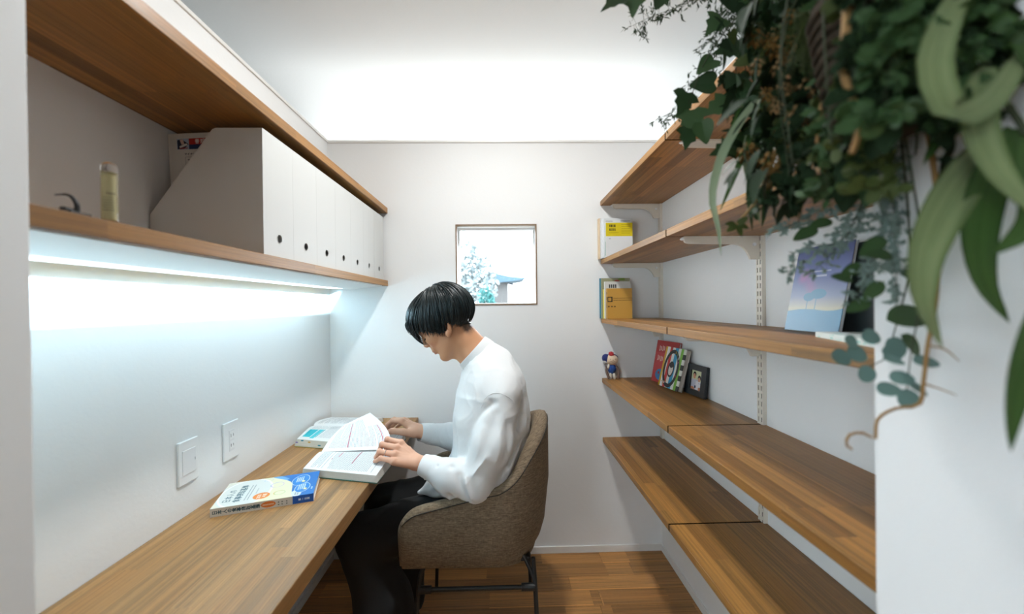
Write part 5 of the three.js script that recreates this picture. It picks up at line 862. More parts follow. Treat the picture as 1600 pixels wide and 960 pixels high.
  for (const s of [-1, 1]) {
    part('leg', merge([tube([[-0.17, 0.41, s * 0.19], [-0.190, 0.38, s * 0.208], [-0.198, 0.33, s * 0.214], [-0.215, 0.008, s * 0.235]], 0.0078, 20, 10).toNonIndexed(), rod(V(-0.2152, 0, s * 0.2352), V(-0.2148, 0.012, s * 0.2348), 0.010, 0.010, 12).toNonIndexed()]), bl, o);
    part('leg', merge([rodm([[[0.198, 0.415, s * 0.195], [0.203, 0.33, s * 0.213], 0.0078], [[0.203, 0.33, s * 0.213], [0.215, 0.008, s * 0.235], 0.0078]]), tube([[0.165, 0.415, s * 0.18], [0.183, 0.385, s * 0.198], [0.199, 0.35, s * 0.21], [0.2035, 0.31, s * 0.2145]], 0.0072, 16, 10).toNonIndexed(), rod(V(0.2152, 0, s * 0.2352), V(0.2148, 0.012, s * 0.2348), 0.010, 0.010, 12).toNonIndexed()]), bl, o);
    part('stretcher', rodm([[[-0.198, 0.325, s * 0.214], [0.203, 0.325, s * 0.214], 0.0075], [[-0.197, 0.325, s * 0.214], [-0.155, 0.325, s * 0.214], 0.0125], [[0.155, 0.325, s * 0.214], [0.202, 0.325, s * 0.214], 0.0125]]), bl, o);
  }
  part('seat_base', bx(-0.24, 0.19, 0.396, 0.412, -0.19, 0.19, 'x', 0.006), M.dark, o);
}
// ------------------------------------------------------------ hanging greenery at the right of the opening
const green = (r, g, b, rough = 0.55, t = 0.0) => new THREE.MeshPhysicalMaterial({ color: lin(r, g, b), roughness: rough, side: THREE.DoubleSide, transmission: t, thickness: 0, specularIntensity: rough > 0.62 ? 0.12 : 0.4 });
M.ivyA = green(0.046, 0.090, 0.034, 0.45); M.ivyB = green(0.027, 0.057, 0.023, 0.45);
const streaks = (a, b) => canvasTex(256, 64, (c, W, H) => { c.fillStyle = a; c.fillRect(0, 0, W, H); for (let k = 0; k < 90; k++) { c.fillStyle = b; c.globalAlpha = 0.25 * rnd(); c.fillRect(rr(-40, W), rr(0, H), rr(60, 200), rr(0.6, 2.4)); } c.globalAlpha = 0.5; c.fillStyle = b; c.fillRect(0, 0, W, 5); c.fillRect(0, H - 5, W, 5); c.fillRect(0, H / 2 - 1, W, 2); });
M.strap = green(0.75, 0.75, 0.75, 0.5, 0.15); M.strap.map = streaks('#97a877', '#5c7440'); M.strapD = green(0.7, 0.7, 0.7, 0.45, 0.05); M.strapD.map = streaks('#4e6f38', '#2d4a20'); M.pale = green(0.30, 0.38, 0.24, 0.5, 0.2);
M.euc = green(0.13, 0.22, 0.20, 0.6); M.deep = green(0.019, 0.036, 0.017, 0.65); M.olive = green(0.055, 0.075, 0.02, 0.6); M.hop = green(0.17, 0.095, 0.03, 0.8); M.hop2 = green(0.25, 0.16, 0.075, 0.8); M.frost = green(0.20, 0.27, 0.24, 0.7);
M.stem = std(lin(0.26, 0.16, 0.06), 0.8); M.stemG = std(lin(0.035, 0.045, 0.02), 0.85); M.bark = std(lin(0.30, 0.17, 0.06), 0.85);
// a blade through points with a width along it, gently channelled; twist turns its face
function blade(pts, wid, face, n = 12, tipPow = 1, fold = 0.18) {
  const c = new THREE.CatmullRomCurve3(pts.map((p) => V(...p))), pos = [], uv = [], idx = [], m = 4;
  for (let i = 0; i <= n; i++) {
    const t = i / n, p = c.getPointAt(t), d = c.getTangentAt(t), f = typeof face === 'function' ? face(t) : face, sd = new THREE.Vector3().crossVectors(d, f).normalize(), nn = new THREE.Vector3().crossVectors(sd, d).normalize();
    const w = wid * Math.pow(Math.sin(Math.PI * Math.min(1, 0.10 + 0.90 * Math.pow(t, tipPow))), 0.75) + 0.0004;
    for (let j = 0; j <= m; j++) { const s = (j / m - 0.5), q = p.clone().addScaledVector(sd, s * w).addScaledVector(nn, (0.25 - s * s) * -w * fold * 4 * 0.5); pos.push(q.x, q.y, q.z); uv.push(t, j / m); }
  }
  for (let i = 0; i < n; i++) for (let j = 0; j < m; j++) { const a = i * (m + 1) + j, b = a + m + 1; idx.push(a, b, a + 1, b, b + 1, a + 1); }
  const g = new THREE.BufferGeometry(); g.setAttribute('position', new THREE.Float32BufferAttribute(pos, 3)); g.setAttribute('uv', new THREE.Float32BufferAttribute(uv, 2)); g.setIndex(idx); g.computeVertexNormals(); return g;
}
// flat leaf from an outline, one metre long from the stalk at the origin along +y, folded along the midrib
function outlineLeaf(pts, foldUp = 0.15, droop = 0.2) {
  const s = new THREE.Shape(); s.moveTo(...pts[0]); if (pts.length > 14) pts.slice(1).forEach((p) => s.lineTo(...p)); else { const q = [...pts.slice(1), pts[0]]; s.splineThru(q.map((p) => new THREE.Vector2(...p))); }
  const g = new THREE.ShapeGeometry(s, 3), p = g.attributes.position;
  for (let i = 0; i < p.count; i++) { const x = p.getX(i), y = p.getY(i); p.setZ(i, Math.abs(x) * foldUp - y * y * droop); }
  g.computeVertexNormals(); return g;
}
const mirror = (half) => [...half, ...half.slice(1, -1).reverse().map(([x, y]) => [-x, y])];
const LEAF = {
  ivy: outlineLeaf(mirror([[0, 0], [0.22, -0.12], [0.46, 0.02], [0.62, 0.24], [0.36, 0.36], [0.40, 0.56], [0.20, 0.66], [0.10, 0.86], [0, 1.0]]), 0.18, 0.22),
  heart: outlineLeaf(mirror([[0, 0], [0.26, -0.10], [0.46, 0.10], [0.44, 0.40], [0.24, 0.74], [0, 1]]), 0.15, 0.25),
  oval: outlineLeaf(mirror([[0, 0], [0.18, 0.14], [0.27, 0.42], [0.20, 0.76], [0, 1]]), 0.18, 0.25),
  round: outlineLeaf(mirror([[0, 0], [0.30, 0.14], [0.44, 0.46], [0.32, 0.84], [0, 1]]), 0.10, 0.10),
  lance: outlineLeaf(mirror([[0, 0], [0.09, 0.2], [0.13, 0.45], [0.08, 0.8], [0, 1]]), 0.2, 0.3),
};
function leafAt(parent, kind, mat, pos, dir, face, size, name = 'leaf') {
  const d = dir.clone().normalize(), sd = new THREE.Vector3().crossVectors(d, face).normalize(), n = new THREE.Vector3().crossVectors(sd, d).normalize();
  const m = part(name, LEAF[kind], mat, parent); m.quaternion.copy(basis(sd, d, n)); m.position.copy(pos); m.scale.setScalar(size); return m;
}
const rel = (o) => (p) => [p[0] - o[0], p[1] - o[1], p[2] - o[2]];
const HB = [0.40, 1.47, -0.405];
{ // dark basket
  const o = thing('hanging_basket', 'dark woven hanging basket almost hidden in the greenery at upper right', 'hanging basket', HB);
  const prof = []; for (let i = 0; i <= 14; i++) { const t = i / 14; prof.push(new THREE.Vector2(0.025 + 0.036 * Math.pow(t, 0.5), t * 0.15)); } prof.push(new THREE.Vector2(0.058, 0.15), new THREE.Vector2(0.052, 0.13)); prof.unshift(new THREE.Vector2(0, 0));
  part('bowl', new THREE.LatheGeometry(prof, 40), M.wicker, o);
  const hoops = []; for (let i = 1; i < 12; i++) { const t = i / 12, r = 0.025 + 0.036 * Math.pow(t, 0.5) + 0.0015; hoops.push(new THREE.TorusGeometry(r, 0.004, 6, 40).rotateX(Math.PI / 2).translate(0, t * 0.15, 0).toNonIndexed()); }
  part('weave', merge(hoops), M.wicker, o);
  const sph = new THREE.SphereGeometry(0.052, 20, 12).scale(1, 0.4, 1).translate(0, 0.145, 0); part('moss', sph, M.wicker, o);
  for (let k = 0; k < 3; k++) { const a = k * 2.1 + 0.4; part('cord', rod(V(0.058 * Math.cos(a), 0.15, 0.058 * Math.sin(a)), V(0, 0.56, 0), 0.0016, 0.0016, 6), M.stem, o); }
  part('hook', tube([[0, 0.55, 0], [0, 0.60, 0], [0, 0.64, -0.006], [0, HC - HB[1], -0.006]], 0.002, 16, 6), M.dark, o);
}
function plantGroup(name, label, category) { return thing(name, label, category, HB); }
const W = (p) => V(p[0] - HB[0], p[1] - HB[1], p[2] - HB[2]);
{ // big strap leaves at the right edge
  const o = plantGroup('strap_leaf_plant', 'plant with large curling pale green strap leaves nearest the viewer at right', 'plant');
  const D1 = [
    [[[0.405, 1.578, -0.330], [0.359, 1.525, -0.310], [0.332, 1.475, -0.295], [0.340, 1.441, -0.290], [0.380, 1.454, -0.300], [0.424, 1.495, -0.315], [0.455, 1.530, -0.330]], 0.023, M.strap],
    [[[0.418, 1.500, -0.330], [0.391, 1.453, -0.315], [0.380, 1.414, -0.300], [0.389, 1.381, -0.290], [0.412, 1.355, -0.285]], 0.027, M.strap],
    [[[0.465, 1.451, -0.360], [0.413, 1.412, -0.340], [0.370, 1.370, -0.325], [0.350, 1.332, -0.320], [0.350, 1.300, -0.320], [0.382, 1.258, -0.335]], 0.034, M.strap],
    [[[0.452, 1.451, -0.338], [0.418, 1.398, -0.330], [0.397, 1.352, -0.320], [0.402, 1.315, -0.320], [0.429, 1.280, -0.325]], 0.028, M.strapD],
    [[[0.420, 1.430, -0.305], [0.412, 1.385, -0.295], [0.402, 1.357, -0.292], [0.382, 1.335, -0.30]], 0.026, M.strapD],
    [[[0.404, 1.325, -0.270], [0.372, 1.280, -0.265], [0.352, 1.247, -0.260], [0.346, 1.221, -0.260], [0.346, 1.196, -0.262]], 0.022, M.strapD],
    [[[0.455, 1.584, -0.400], [0.440, 1.518, -0.390], [0.436, 1.464, -0.385], [0.420, 1.435, -0.385]], 0.02, M.strapD],
    [[[0.40, 1.60, -0.36], [0.43, 1.50, -0.31], [0.455, 1.42, -0.315], [0.465, 1.33, -0.325]], 0.022, M.strapD],
  ];
  D1.forEach(([p, w, m], k) => part('leaf', blade(p.map((q) => { const v = W(q); return [v.x, v.y, v.z]; }), w, V(-0.35 + 0.1 * (k % 3), 0.25, 1), 16, k === 0 ? 1 : 0.8), m, o));
  for (const a of [[[0.404, 1.325, -0.270], [0.43, 1.45, -0.32], [0.41, 1.62, -0.40]], [[0.465, 1.451, -0.360], [0.45, 1.55, -0.38], [0.40, 1.62, -0.40]], [[0.418, 1.50, -0.33], [0.42, 1.58, -0.37], [0.40, 1.62, -0.40]]]) part('stem', vine(a.map(W), 0.0022, 0.003, 12, 6), M.stemG, o);
}
{ // ivy on the left of the bunch
  const o = plantGroup('ivy', 'ivy with glossy dark green lobed leaves trailing at the left of the hanging greenery', 'plant');
  const at = [[0.208, 1.850, -0.72, 0.0395, 200], [0.248, 1.856, -0.72, 0.0465, 260], [0.307, 1.878, -0.74, 0.0406, 240], [0.407, 1.825, -0.74, 0.041, 225], [0.426, 1.774, -0.73, 0.042, 200], [0.391, 1.750, -0.74, 0.036, 215], [0.350, 1.683, -0.75, 0.041, 250], [0.367, 1.647, -0.75, 0.048, 265], [0.390, 1.720, -0.75, 0.039, 180], [0.409, 1.669, -0.74, 0.043, 200], [0.431, 1.680, -0.72, 0.04, 230], [0.413, 1.567, -0.66, 0.054, 185], [0.386, 1.564, -0.68, 0.038, 190], [0.449, 1.648, -0.68, 0.04, 240], [0.459, 1.745, -0.66, 0.043, 220], [0.446, 1.817, -0.70, 0.041, 230], [0.452, 1.744, -0.60, 0.039, 250], [0.374, 1.615, -0.72, 0.035, 285], [0.353, 1.612, -0.74, 0.036, 260], [0.455, 1.714, -0.68, 0.042, 230], [0.450, 1.576, -0.62, 0.034, 220], [0.472, 1.656, -0.60, 0.033, 240]];
  at.forEach(([x, y, z, s, a], k) => { const p = W([x, y, z]), d = V(Math.cos(a * Math.PI / 180), Math.sin(a * Math.PI / 180), rr(-0.1, 0.3)); p.addScaledVector(d.clone().normalize(), -s * 0.5); leafAt(o, k % 3 === 2 ? 'heart' : 'ivy', k % 2 ? M.ivyA : M.ivyB, p, d, V(rr(-0.5, 0.3), rr(-0.2, 0.5), 1), s * 1.12); });
  for (const a of [[[0.24, 1.90, -0.72], [0.34, 1.94, -0.70], [0.42, 1.88, -0.62], [0.41, 1.66, -0.44]], [[0.36, 1.68, -0.75], [0.39, 1.76, -0.74], [0.42, 1.80, -0.66], [0.41, 1.64, -0.44]], [[0.39, 1.58, -0.68], [0.43, 1.66, -0.68], [0.44, 1.70, -0.60], [0.41, 1.62, -0.44]]]) part('stem', vine(a.map(W), 0.0009, 0.002, 20, 5), M.stemG, o);
}
{ // narrow arching blades
  const o = plantGroup('spider_plant', 'spider plant with narrow arching pale-edged blades hanging over the upper right shelves', 'plant');
  const B = [[[[0.410, 1.627, -0.62], [0.367, 1.572, -0.61], [0.336, 1.519, -0.60], [0.323, 1.460, -0.60], [0.332, 1.416, -0.60], [0.336, 1.372, -0.60]], 0.013, M.pale], [[[0.414, 1.607, -0.62], [0.387, 1.552, -0.61], [0.360, 1.499, -0.60], [0.335, 1.440, -0.60]], 0.010, M.strapD], [[[0.411, 1.607, -0.60], [0.406, 1.538, -0.60], [0.410, 1.479, -0.60], [0.400, 1.415, -0.60]], 0.018, M.ivyA], [[[0.411, 1.601, -0.63], [0.391, 1.536, -0.62], [0.394, 1.472, -0.61], [0.404, 1.422, -0.61]], 0.015, M.pale], [[[0.396, 1.627, -0.64], [0.369, 1.566, -0.63], [0.340, 1.506, -0.62], [0.331, 1.445, -0.62]], 0.009, M.strapD], [[[0.41, 1.60, -0.61], [0.395, 1.53, -0.60], [0.375, 1.47, -0.59], [0.385, 1.41, -0.60]], 0.013, M.ivyB]];
  for (const [p, w, m] of B) part('blade', blade(p.map((q) => { const v = W(q); return [v.x, v.y, v.z]; }), w, V(-0.4, 0.2, 1), 14, 0.8), m, o);
  part('stem', vine([W([0.439, 1.522, -0.56]), W([0.409, 1.494, -0.57]), W([0.382, 1.454, -0.58]), W([0.348, 1.415, -0.58])], 0.0032, 0.0022, 16, 6), M.stem, o);
  for (let k = 0; k < 5; k++) { const a = k * 1.25; leafAt(o, 'oval', M.olive, W([0.348, 1.415, -0.58]), V(Math.cos(a), Math.sin(a) * 0.5 - 0.2, 0.3), V(0, 0.3, 1), 0.018); }
  part('stem', vine([W([0.41, 1.62, -0.62]), W([0.42, 1.65, -0.52]), W([0.40, 1.62, -0.42])], 0.002, 0.003, 10, 6), M.stemG, o);
}
{ // woody vine in front of the jamb, eucalyptus sprigs
  const o = plantGroup('woody_vine', 'thin brown woody tendril hanging before the white wall edge, curling at its end', 'vine');
  part('stem', vine([[0.44, 1.56, -0.41], [0.462, 1.415, -0.410], [0.452, 1.346, -0.400], [0.449, 1.300, -0.400], [0.440, 1.253, -0.400], [0.435, 1.214, -0.400], [0.430, 1.192, -0.400], [0.416, 1.186, -0.410], [0.406, 1.172, -0.420], [0.402, 1.149, -0.420], [0.399, 1.154, -0.426], [0.385, 1.153, -0.430], [0.379, 1.142, -0.430], [0.386, 1.136, -0.430]].map(W), 0.0030, 0.0014, 70, 7), M.bark, o);
  for (const q of [[[0.44, 1.253, -0.40], [0.452, 1.25, -0.395], [0.462, 1.238, -0.39]], [[0.435, 1.214, -0.40], [0.448, 1.209, -0.396], [0.461, 1.203, -0.392]]]) part('tendril', vine(q.map(W), 0.0012, 0.0004, 8, 5), M.bark, o);
  const e = plantGroup('eucalyptus', 'eucalyptus sprigs with round blue-green leaves hanging before the middle right shelf', 'plant');
  part('stem', vine([[0.45, 1.55, -0.44], [0.474, 1.338, -0.450], [0.466, 1.293, -0.452], [0.455, 1.263, -0.450], [0.444, 1.233, -0.450], [0.428, 1.222, -0.455]].map(W), 0.0016, 0.0006, 20, 5), M.stemG, e);
  part('stem', vine([[0.43, 1.53, -0.42], [0.450, 1.328, -0.412], [0.442, 1.279, -0.412], [0.432, 1.239, -0.410], [0.428, 1.205, -0.410]].map(W), 0.0014, 0.0006, 20, 5), M.stemG, e);
  const EL = [[0.436, 1.262, -0.45, 200], [0.447, 1.256, -0.45, 300], [0.430, 1.240, -0.46, 190], [0.421, 1.248, -0.46, 150], [0.440, 1.242, -0.45, 340], [0.428, 1.224, -0.452, 240], [0.420, 1.233, -0.47, 180], [0.431, 1.222, -0.41, 200], [0.428, 1.212, -0.41, 330], [0.431, 1.206, -0.41, 250], [0.433, 1.235, -0.42, 170], [0.436, 1.234, -0.41, 10], [0.427, 1.208, -0.42, 200]];
  EL.forEach(([x, y, z, a], k) => leafAt(e, 'round', M.euc, W([x, y, z]), V(Math.cos(a * Math.PI / 180), Math.sin(a * Math.PI / 180) * 0.8, 0.2), V(rr(-0.4, 0.2), k < 7 ? 0.5 : 1.6, 1), rr(0.019, 0.026)));
  const OV = [[0.436, 1.278, -0.44, 12, 0.055], [0.442, 1.262, -0.43, 320, 0.036], [0.442, 1.408, -0.52, 190, 0.03], [0.430, 1.400, -0.53, 200, 0.034], [0.448, 1.345, -0.48, 200, 0.03], [0.434, 1.325, -0.48, 160, 0.026], [0.452, 1.323, -0.46, 220, 0.03], [0.454, 1.352, -0.45, 170, 0.03], [0.446, 1.301, -0.47, 200, 0.03], [0.455, 1.375, -0.46, 210, 0.034], [0.462, 1.335, -0.45, 330, 0.03]];
  OV.forEach(([x, y, z, a, s]) => leafAt(e, 'oval', M.ivyA, W([x, y, z]), V(Math.cos(a * Math.PI / 180), Math.sin(a * Math.PI / 180), 0.1), V(-0.2, 0.6, 1), s));
}
// fine sprays: a curved twig with side twigs and hundreds of tiny leaves, each spray one stuff mesh under its plant
function spray(parent, pts, mat, tiny, spread, n) {
  const c = new THREE.CatmullRomCurve3(pts.map(W)), tw = [vine(c.getPoints(10), 0.0009, 0.0003, 16, 4).toNonIndexed()], lf = [], base = LEAF[tiny.kind].clone().toNonIndexed();
  for (let i = 0; i < n; i++) {
    const t = rr(0.12, 1), p = c.getPointAt(t), a = rr(0, Math.PI * 2), len = spread * (0.4 + rnd()) * (1.1 - t * 0.6), d = V(Math.cos(a), Math.sin(a) - 0.35, Math.cos(a * 3) * 0.8).normalize(), q = p.clone().addScaledVector(d, len);
    tw.push(rod(p, q, 0.0003, 0.0002, 3).toNonIndexed());
    for (let k = 0; k < tiny.per; k++) { const g = base.clone(), s = tiny.size * rr(0.7, 1.3), dd = d.clone().add(V(rr(-1, 1), rr(-1, 1), rr(-1, 1)).multiplyScalar(0.9)).normalize(), f = V(rr(-1, 1), rr(-1, 1), rr(0.2, 1)).normalize(), sd = new THREE.Vector3().crossVectors(dd, f).normalize(), m4 = new THREE.Matrix4().makeBasis(sd.multiplyScalar(s), dd.multiplyScalar(s), new THREE.Vector3().crossVectors(sd, dd).normalize().multiplyScalar(s)); g.applyMatrix4(m4); const o = p.clone().lerp(q, rr(0.3, 1)); g.translate(o.x, o.y, o.z); lf.push(g); }
  }
  part('twig', merge(tw), M.stemG, parent); const l = part('foliage', merge(lf), mat, parent); l.userData.kind = 'stuff';
}
{
  const a = plantGroup('asparagus_fern', 'airy fern twigs with tiny dark leaves against the bright ceiling at upper right', 'plant');
  spray(a, [[0.45, 1.80, -0.56], [0.49, 1.93, -0.74], [0.482, 1.853, -0.82], [0.423, 1.784, -0.84], [0.372, 1.715, -0.85], [0.338, 1.700, -0.86]], M.ivyB, { kind: 'lance', size: 0.0085, per: 6 }, 0.050, 150);
  spray(a, [[0.45, 1.82, -0.60], [0.48, 1.96, -0.78], [0.392, 1.93, -0.83], [0.328, 1.913, -0.84], [0.29, 1.90, -0.85]], M.ivyB, { kind: 'lance', size: 0.009, per: 6 }, 0.050, 150);
  spray(a, [[0.45, 1.80, -0.60], [0.47, 1.90, -0.74], [0.44, 1.86, -0.78], [0.42, 1.82, -0.78]], M.ivyB, { kind: 'lance', size: 0.009, per: 6 }, 0.048, 140);
  const b = plantGroup('frosted_fern', 'drooping grey-green sprigs with tiny frosted leaves above the sky picture book', 'plant');
  for (const p of [[[0.47, 1.55, -0.47], [0.480, 1.455, -0.530], [0.457, 1.430, -0.560], [0.427, 1.414, -0.570], [0.399, 1.405, -0.570]], [[0.46, 1.53, -0.46], [0.460, 1.416, -0.500], [0.442, 1.377, -0.510], [0.415, 1.375, -0.530], [0.395, 1.337, -0.540]], [[0.45, 1.52, -0.45], [0.462, 1.409, -0.470], [0.454, 1.355, -0.470], [0.434, 1.316, -0.470], [0.422, 1.300, -0.470]], [[0.46, 1.53, -0.47], [0.480, 1.425, -0.520], [0.470, 1.397, -0.530], [0.455, 1.363, -0.540], [0.435, 1.340, -0.550]], [[0.45, 1.52, -0.45], [0.466, 1.40, -0.46], [0.462, 1.35, -0.455], [0.46, 1.30, -0.45]]]) spray(b, p, M.frost, { kind: 'oval', size: 0.0065, per: 6 }, 0.020, 90);
}
{ // dry hop-like clusters and brown branches
  const o = plantGroup('dried_hops', 'brownish dried flower clusters on brown stems in the middle of the hanging greenery', 'dried flowers');
  part('stem', vine([[0.345, 1.68, -0.38], [0.324, 1.600, -0.36], [0.320, 1.555, -0.358], [0.3125, 1.51, -0.354], [0.322, 1.481, -0.354], [0.327, 1.457, -0.354], [0.325, 1.437, -0.36]].map(W), 0.0062, 0.0024, 26, 8), M.bark, o);
  part('stem', vine([[0.414, 1.625, -0.475], [0.400, 1.575, -0.475], [0.392, 1.53, -0.478], [0.388, 1.495, -0.478]].map(W), 0.0032, 0.002, 18, 7), M.bark, o);
  for (let k = 0; k < 64; k++) {
    const c = W([0.412 + rr(-0.055, 0.05), 1.575 + rr(-0.10, 0.12), -0.535 + rr(-0.04, 0.03)]), s = rr(0.010, 0.019), ls = [];
    for (let i = 0; i < 22; i++) { const t = i / 22, a = i * 2.4, r = s * 0.55 * Math.sin(Math.PI * (0.15 + 0.8 * t)), g = LEAF.oval.clone().toNonIndexed(), d = V(Math.cos(a) * 0.8, -0.7, Math.sin(a) * 0.8).normalize(), f = V(Math.cos(a), 0.5, Math.sin(a)), sd = new THREE.Vector3().crossVectors(d, f).normalize(), q = s * 0.55; g.applyMatrix4(new THREE.Matrix4().makeBasis(sd.clone().multiplyScalar(q), d.clone().multiplyScalar(q), new THREE.Vector3().crossVectors(sd, d).normalize().multiplyScalar(q))); g.translate(c.x + r * Math.cos(a), c.y - t * s * 1.3, c.z + r * Math.sin(a)); ls.push(g); }
    part('flower_cluster', merge(ls), k % 3 === 0 ? M.hop2 : k % 3 === 1 ? M.hop : M.olive, o);
  }
}
{ // small-leaved trailers that thicken the bunch
  const o = plantGroup('small_leaf_trailer', 'fine trailing sprigs of tiny dark green leaves through the middle of the greenery', 'plant');
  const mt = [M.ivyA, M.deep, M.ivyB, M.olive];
  for (let k = 0; k < 12; k++) {
    const t = k / 11, x = 0.42 - 0.02 * (k % 3), z = -0.60 + 0.22 * t, top = 1.78 - 0.10 * t, end = 1.52 - 0.04 * (k % 3) - 0.03 * t, lim = Math.min(0.455, 0.52 - 0.15 * t);
    spray(o, [[0.41, 1.64, -0.42], [Math.min(x + 0.02, lim), top, z], [Math.min(x + 0.015, lim), (top + end) / 2, z - 0.015], [Math.min(x - 0.005, lim), end, z - 0.01]], mt[k % 4], { kind: k % 2 ? 'round' : 'oval', size: 0.014, per: 4 }, 0.030, 80);
  }
  for (let k = 0; k < 8; k++) {   // the sprigs that hang over the front of the basket
    const x = 0.315 + 0.017 * k, z = -0.345 + 0.012 * Math.sin(k * 1.7), end = 1.47 + 0.02 * Math.cos(k * 2.1);
    spray(o, [[0.39, 1.66, -0.40], [x, 1.655, z - 0.01], [x + 0.004, 1.57, z + 0.006], [x - 0.004, end, z]], mt[(k * 3 + 1) % 4 === 3 ? 1 : (k * 3 + 1) % 4], { kind: k % 2 ? 'round' : 'oval', size: 0.015, per: 5 }, 0.030, 80);
  }
}
{ // dense dark filling leaves round the basket
  const o = plantGroup('trailing_foliage', 'dense mass of dark green leaves spilling round the hanging basket at upper right', 'plant');
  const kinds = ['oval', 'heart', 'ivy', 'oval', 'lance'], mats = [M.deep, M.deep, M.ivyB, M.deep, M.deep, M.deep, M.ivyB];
  for (let i = 0; i < 290; i++) {
    const a = rr(0, Math.PI * 2), h = rr(-0.06, 0.40), R = 0.078 + 0.034 * rnd() - 0.04 * sstep(0.0, -0.07, h); let x = 0.395 + Math.cos(a) * R, z = -0.425 + Math.sin(a) * R * 1.35; const y = 1.49 + h;
    if (x > 0.462) x = 0.462 - rnd() * 0.05; if (z > -0.48 && x < -0.89 * z) x = -0.89 * z + rnd() * 0.04; if (x > 0.465) x = 0.465; if (z > -0.335) z = -0.335 - rnd() * 0.04;
    const d = V(Math.cos(a) * 0.6 + rr(-0.3, 0.3), -0.8 + rr(-0.4, 0.6), Math.sin(a) * 0.5).normalize(); if (x > 0.44 && d.x > 0) d.x *= -0.5;
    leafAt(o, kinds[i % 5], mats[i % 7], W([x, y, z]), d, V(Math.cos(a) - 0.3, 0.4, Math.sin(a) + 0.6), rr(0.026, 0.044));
  }
  const q2 = plantGroup('climbing_foliage', 'small dark leaves filling the bunch between the ivy and the brown dried flowers', 'plant');
  for (let i = 0; i < 280; i++) {
    const z = -rr(0.555, 0.72), t = (-z - 0.555) / 0.165, x = rr(0.385, 0.49) + 0.0 * t, y = rr(1.50 + 0.06 * t, 1.98), edge = clamp((x - 0.385) / 0.05), a = rr(0, 6.283);
    if (y < 1.56 + 0.1 * (1 - edge) && rnd() < 0.65) continue;
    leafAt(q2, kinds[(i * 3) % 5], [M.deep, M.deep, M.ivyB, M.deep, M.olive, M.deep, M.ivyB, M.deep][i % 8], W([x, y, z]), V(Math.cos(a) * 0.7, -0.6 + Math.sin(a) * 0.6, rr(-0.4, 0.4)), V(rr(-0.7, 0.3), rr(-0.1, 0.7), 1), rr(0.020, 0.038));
  }
  for (let k = 0; k < 6; k++) part('stem', vine([W([0.41, 1.64, -0.44]), W([0.42 + 0.02 * Math.sin(k), 1.76 + 0.03 * k, -0.5 - 0.02 * k]), W([0.41, 1.68 + 0.02 * k, -0.58 - 0.01 * k]), W([0.40 + 0.01 * k, 1.56, -0.60])], 0.0015, 0.0007, 16, 5), M.stemG, q2);
  for (let k = 0; k < 9; k++) { const a = k * 0.7; part('stem', vine([W([0.40, 1.62, -0.405]), W([0.395 + 0.05 * Math.cos(a), 1.68, -0.425 + 0.06 * Math.sin(a)]), W([0.395 + 0.07 * Math.cos(a), 1.6, -0.425 + 0.09 * Math.sin(a)]), W([0.395 + 0.06 * Math.cos(a), 1.46, -0.425 + 0.08 * Math.sin(a)])], 0.0016, 0.0008, 16, 5), M.stemG, o); }
  const p = plantGroup('fluffy_grass', 'tuft of soft olive feather grass beside the hanging basket', 'plant');
  const bl = []; for (let i = 0; i < 160; i++) { const a = rr(-1, 1), q = V(rr(-0.012, 0.012), rr(-0.01, 0.01), rr(-0.01, 0.01)); const s0 = W([0.385, 1.66, -0.49]).add(q); bl.push(vine([s0, s0.clone().add(V(a * 0.012, -0.03, 0.01)), s0.clone().add(V(a * 0.035, -0.065 - rnd() * 0.02, 0.016 + rr(-0.01, 0.01)))], 0.0007, 0.0003, 5, 3).toNonIndexed()); }
  part('blades', merge(bl), M.olive, p).userData.kind = 'stuff';
}
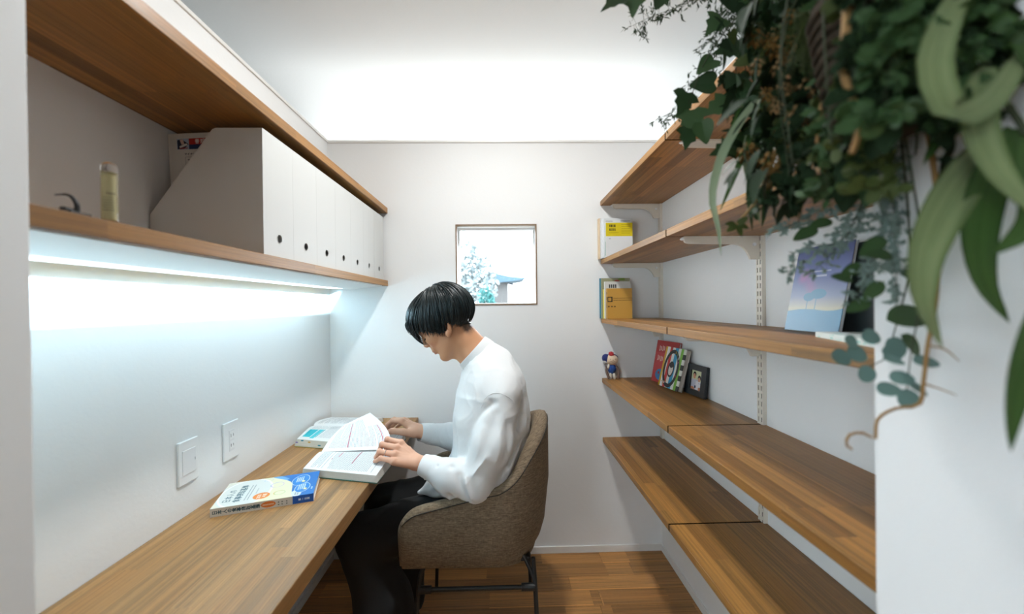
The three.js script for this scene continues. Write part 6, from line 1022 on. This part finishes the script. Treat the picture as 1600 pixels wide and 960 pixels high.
// ------------------------------------------------------------ outside the window
{
  struct('ground_outside', bx(-14, 14, -0.4, -0.25, -30, -2.7, 'x'), std(lin(0.2, 0.2, 0.18), 0.9));
  const outdoorMat = (r, g, b) => new THREE.MeshStandardMaterial({ color: lin(r, g, b), roughness: 0.9, side: THREE.DoubleSide });  // matte outdoor colours; overexposed paleness is put into the tree leaf colour
  function crown(parent, name, c, r, n, size, mat) {
    const l = [], b = LEAF.oval.clone().toNonIndexed();
    for (let i = 0; i < n; i++) { const d = V(rr(-1, 1), rr(-1, 1), rr(-1, 1)); if (d.length() > 1) { i--; continue; } const q = V(rr(-1, 1), rr(-1.2, 0.6), rr(-1, 1)).normalize(), f = V(rr(-1, 1), rr(-1, 1), rr(-0.2, 1)).normalize(), sd = new THREE.Vector3().crossVectors(q, f).normalize(), s = size * rr(0.7, 1.3), g = b.clone(); g.applyMatrix4(new THREE.Matrix4().makeBasis(sd.clone().multiplyScalar(s), q.clone().multiplyScalar(s), new THREE.Vector3().crossVectors(sd, q).normalize().multiplyScalar(s))); const lump = 0.75 + 0.5 * noise3(d.x * 2.2 + c[0], d.y * 2.2, d.z * 2.2); g.translate(c[0] + d.x * r[0] * lump, c[1] + d.y * r[1] * lump, c[2] + d.z * r[2] * lump); l.push(g); }
    part(name, merge(l), mat, parent).userData.kind = 'stuff';
  }
  const t = thing('tree', 'pale sunlit tree outside the small square window', 'tree', [-0.75, -0.25, -9]);
  part('trunk', vine([V(0, 0, 0), V(0.05, 0.8, 0), V(-0.02, 1.6, 0)], 0.09, 0.05, 12, 10), outdoorMat(0.06, 0.06, 0.055), t);
  crown(t, 'foliage', [0.02, 2.25, 0], [0.62, 0.75, 0.55], 1500, 0.12, outdoorMat(0.24, 0.29, 0.30));
  const b = thing('shrub', 'turquoise green shrub below the curved roof outside the window', 'shrub', [-0.32, -0.25, -8]);
  part('stem', vine([V(0, 0, 0), V(0.02, 0.6, 0), V(0, 1.3, 0)], 0.025, 0.012, 10, 7), outdoorMat(0.1, 0.1, 0.08), b);
  crown(b, 'foliage', [0.02, 1.50, 0], [0.17, 0.42, 0.16], 700, 0.07, outdoorMat(0.035, 0.155, 0.15));
  const h = thing('house', 'distant house with an upswept blue-grey eave seen through the window', 'house', [0.1, 0.32, -10.5]);
  part('wall', bx(-0.42, 0.06, -0.6, 1.58, -1.2, 0, 'x'), outdoorMat(0.09, 0.09, 0.09), h);
  const s = new THREE.Shape(); s.moveTo(-0.55, 1.98); s.quadraticCurveTo(-0.2, 1.72, 0.50, 1.70); s.lineTo(0.50, 1.66); s.quadraticCurveTo(0.1, 1.58, -0.45, 1.56); s.lineTo(-0.55, 1.98);
  const rg = new THREE.ExtrudeGeometry(s, { depth: 1.5, bevelEnabled: false, curveSegments: 14 }); rg.translate(0, 0, -1.3); part('roof', boxUV(rg, 'x'), outdoorMat(0.06, 0.11, 0.15), h);
  part('bracket', tube([[0.06, 1.56, 0.02], [0.22, 1.5, 0.02], [0.30, 1.38, 0.02], [0.2, 1.34, 0.02], [0.12, 1.42, 0.02]], 0.025, 24, 6), outdoorMat(0.06, 0.065, 0.08), h);
  part('post', bx(-0.50, -0.44, -0.6, 1.62, 0.02, 0.08, 'x'), outdoorMat(0.15, 0.15, 0.15), h);
}
renderer.render(scene, camera);
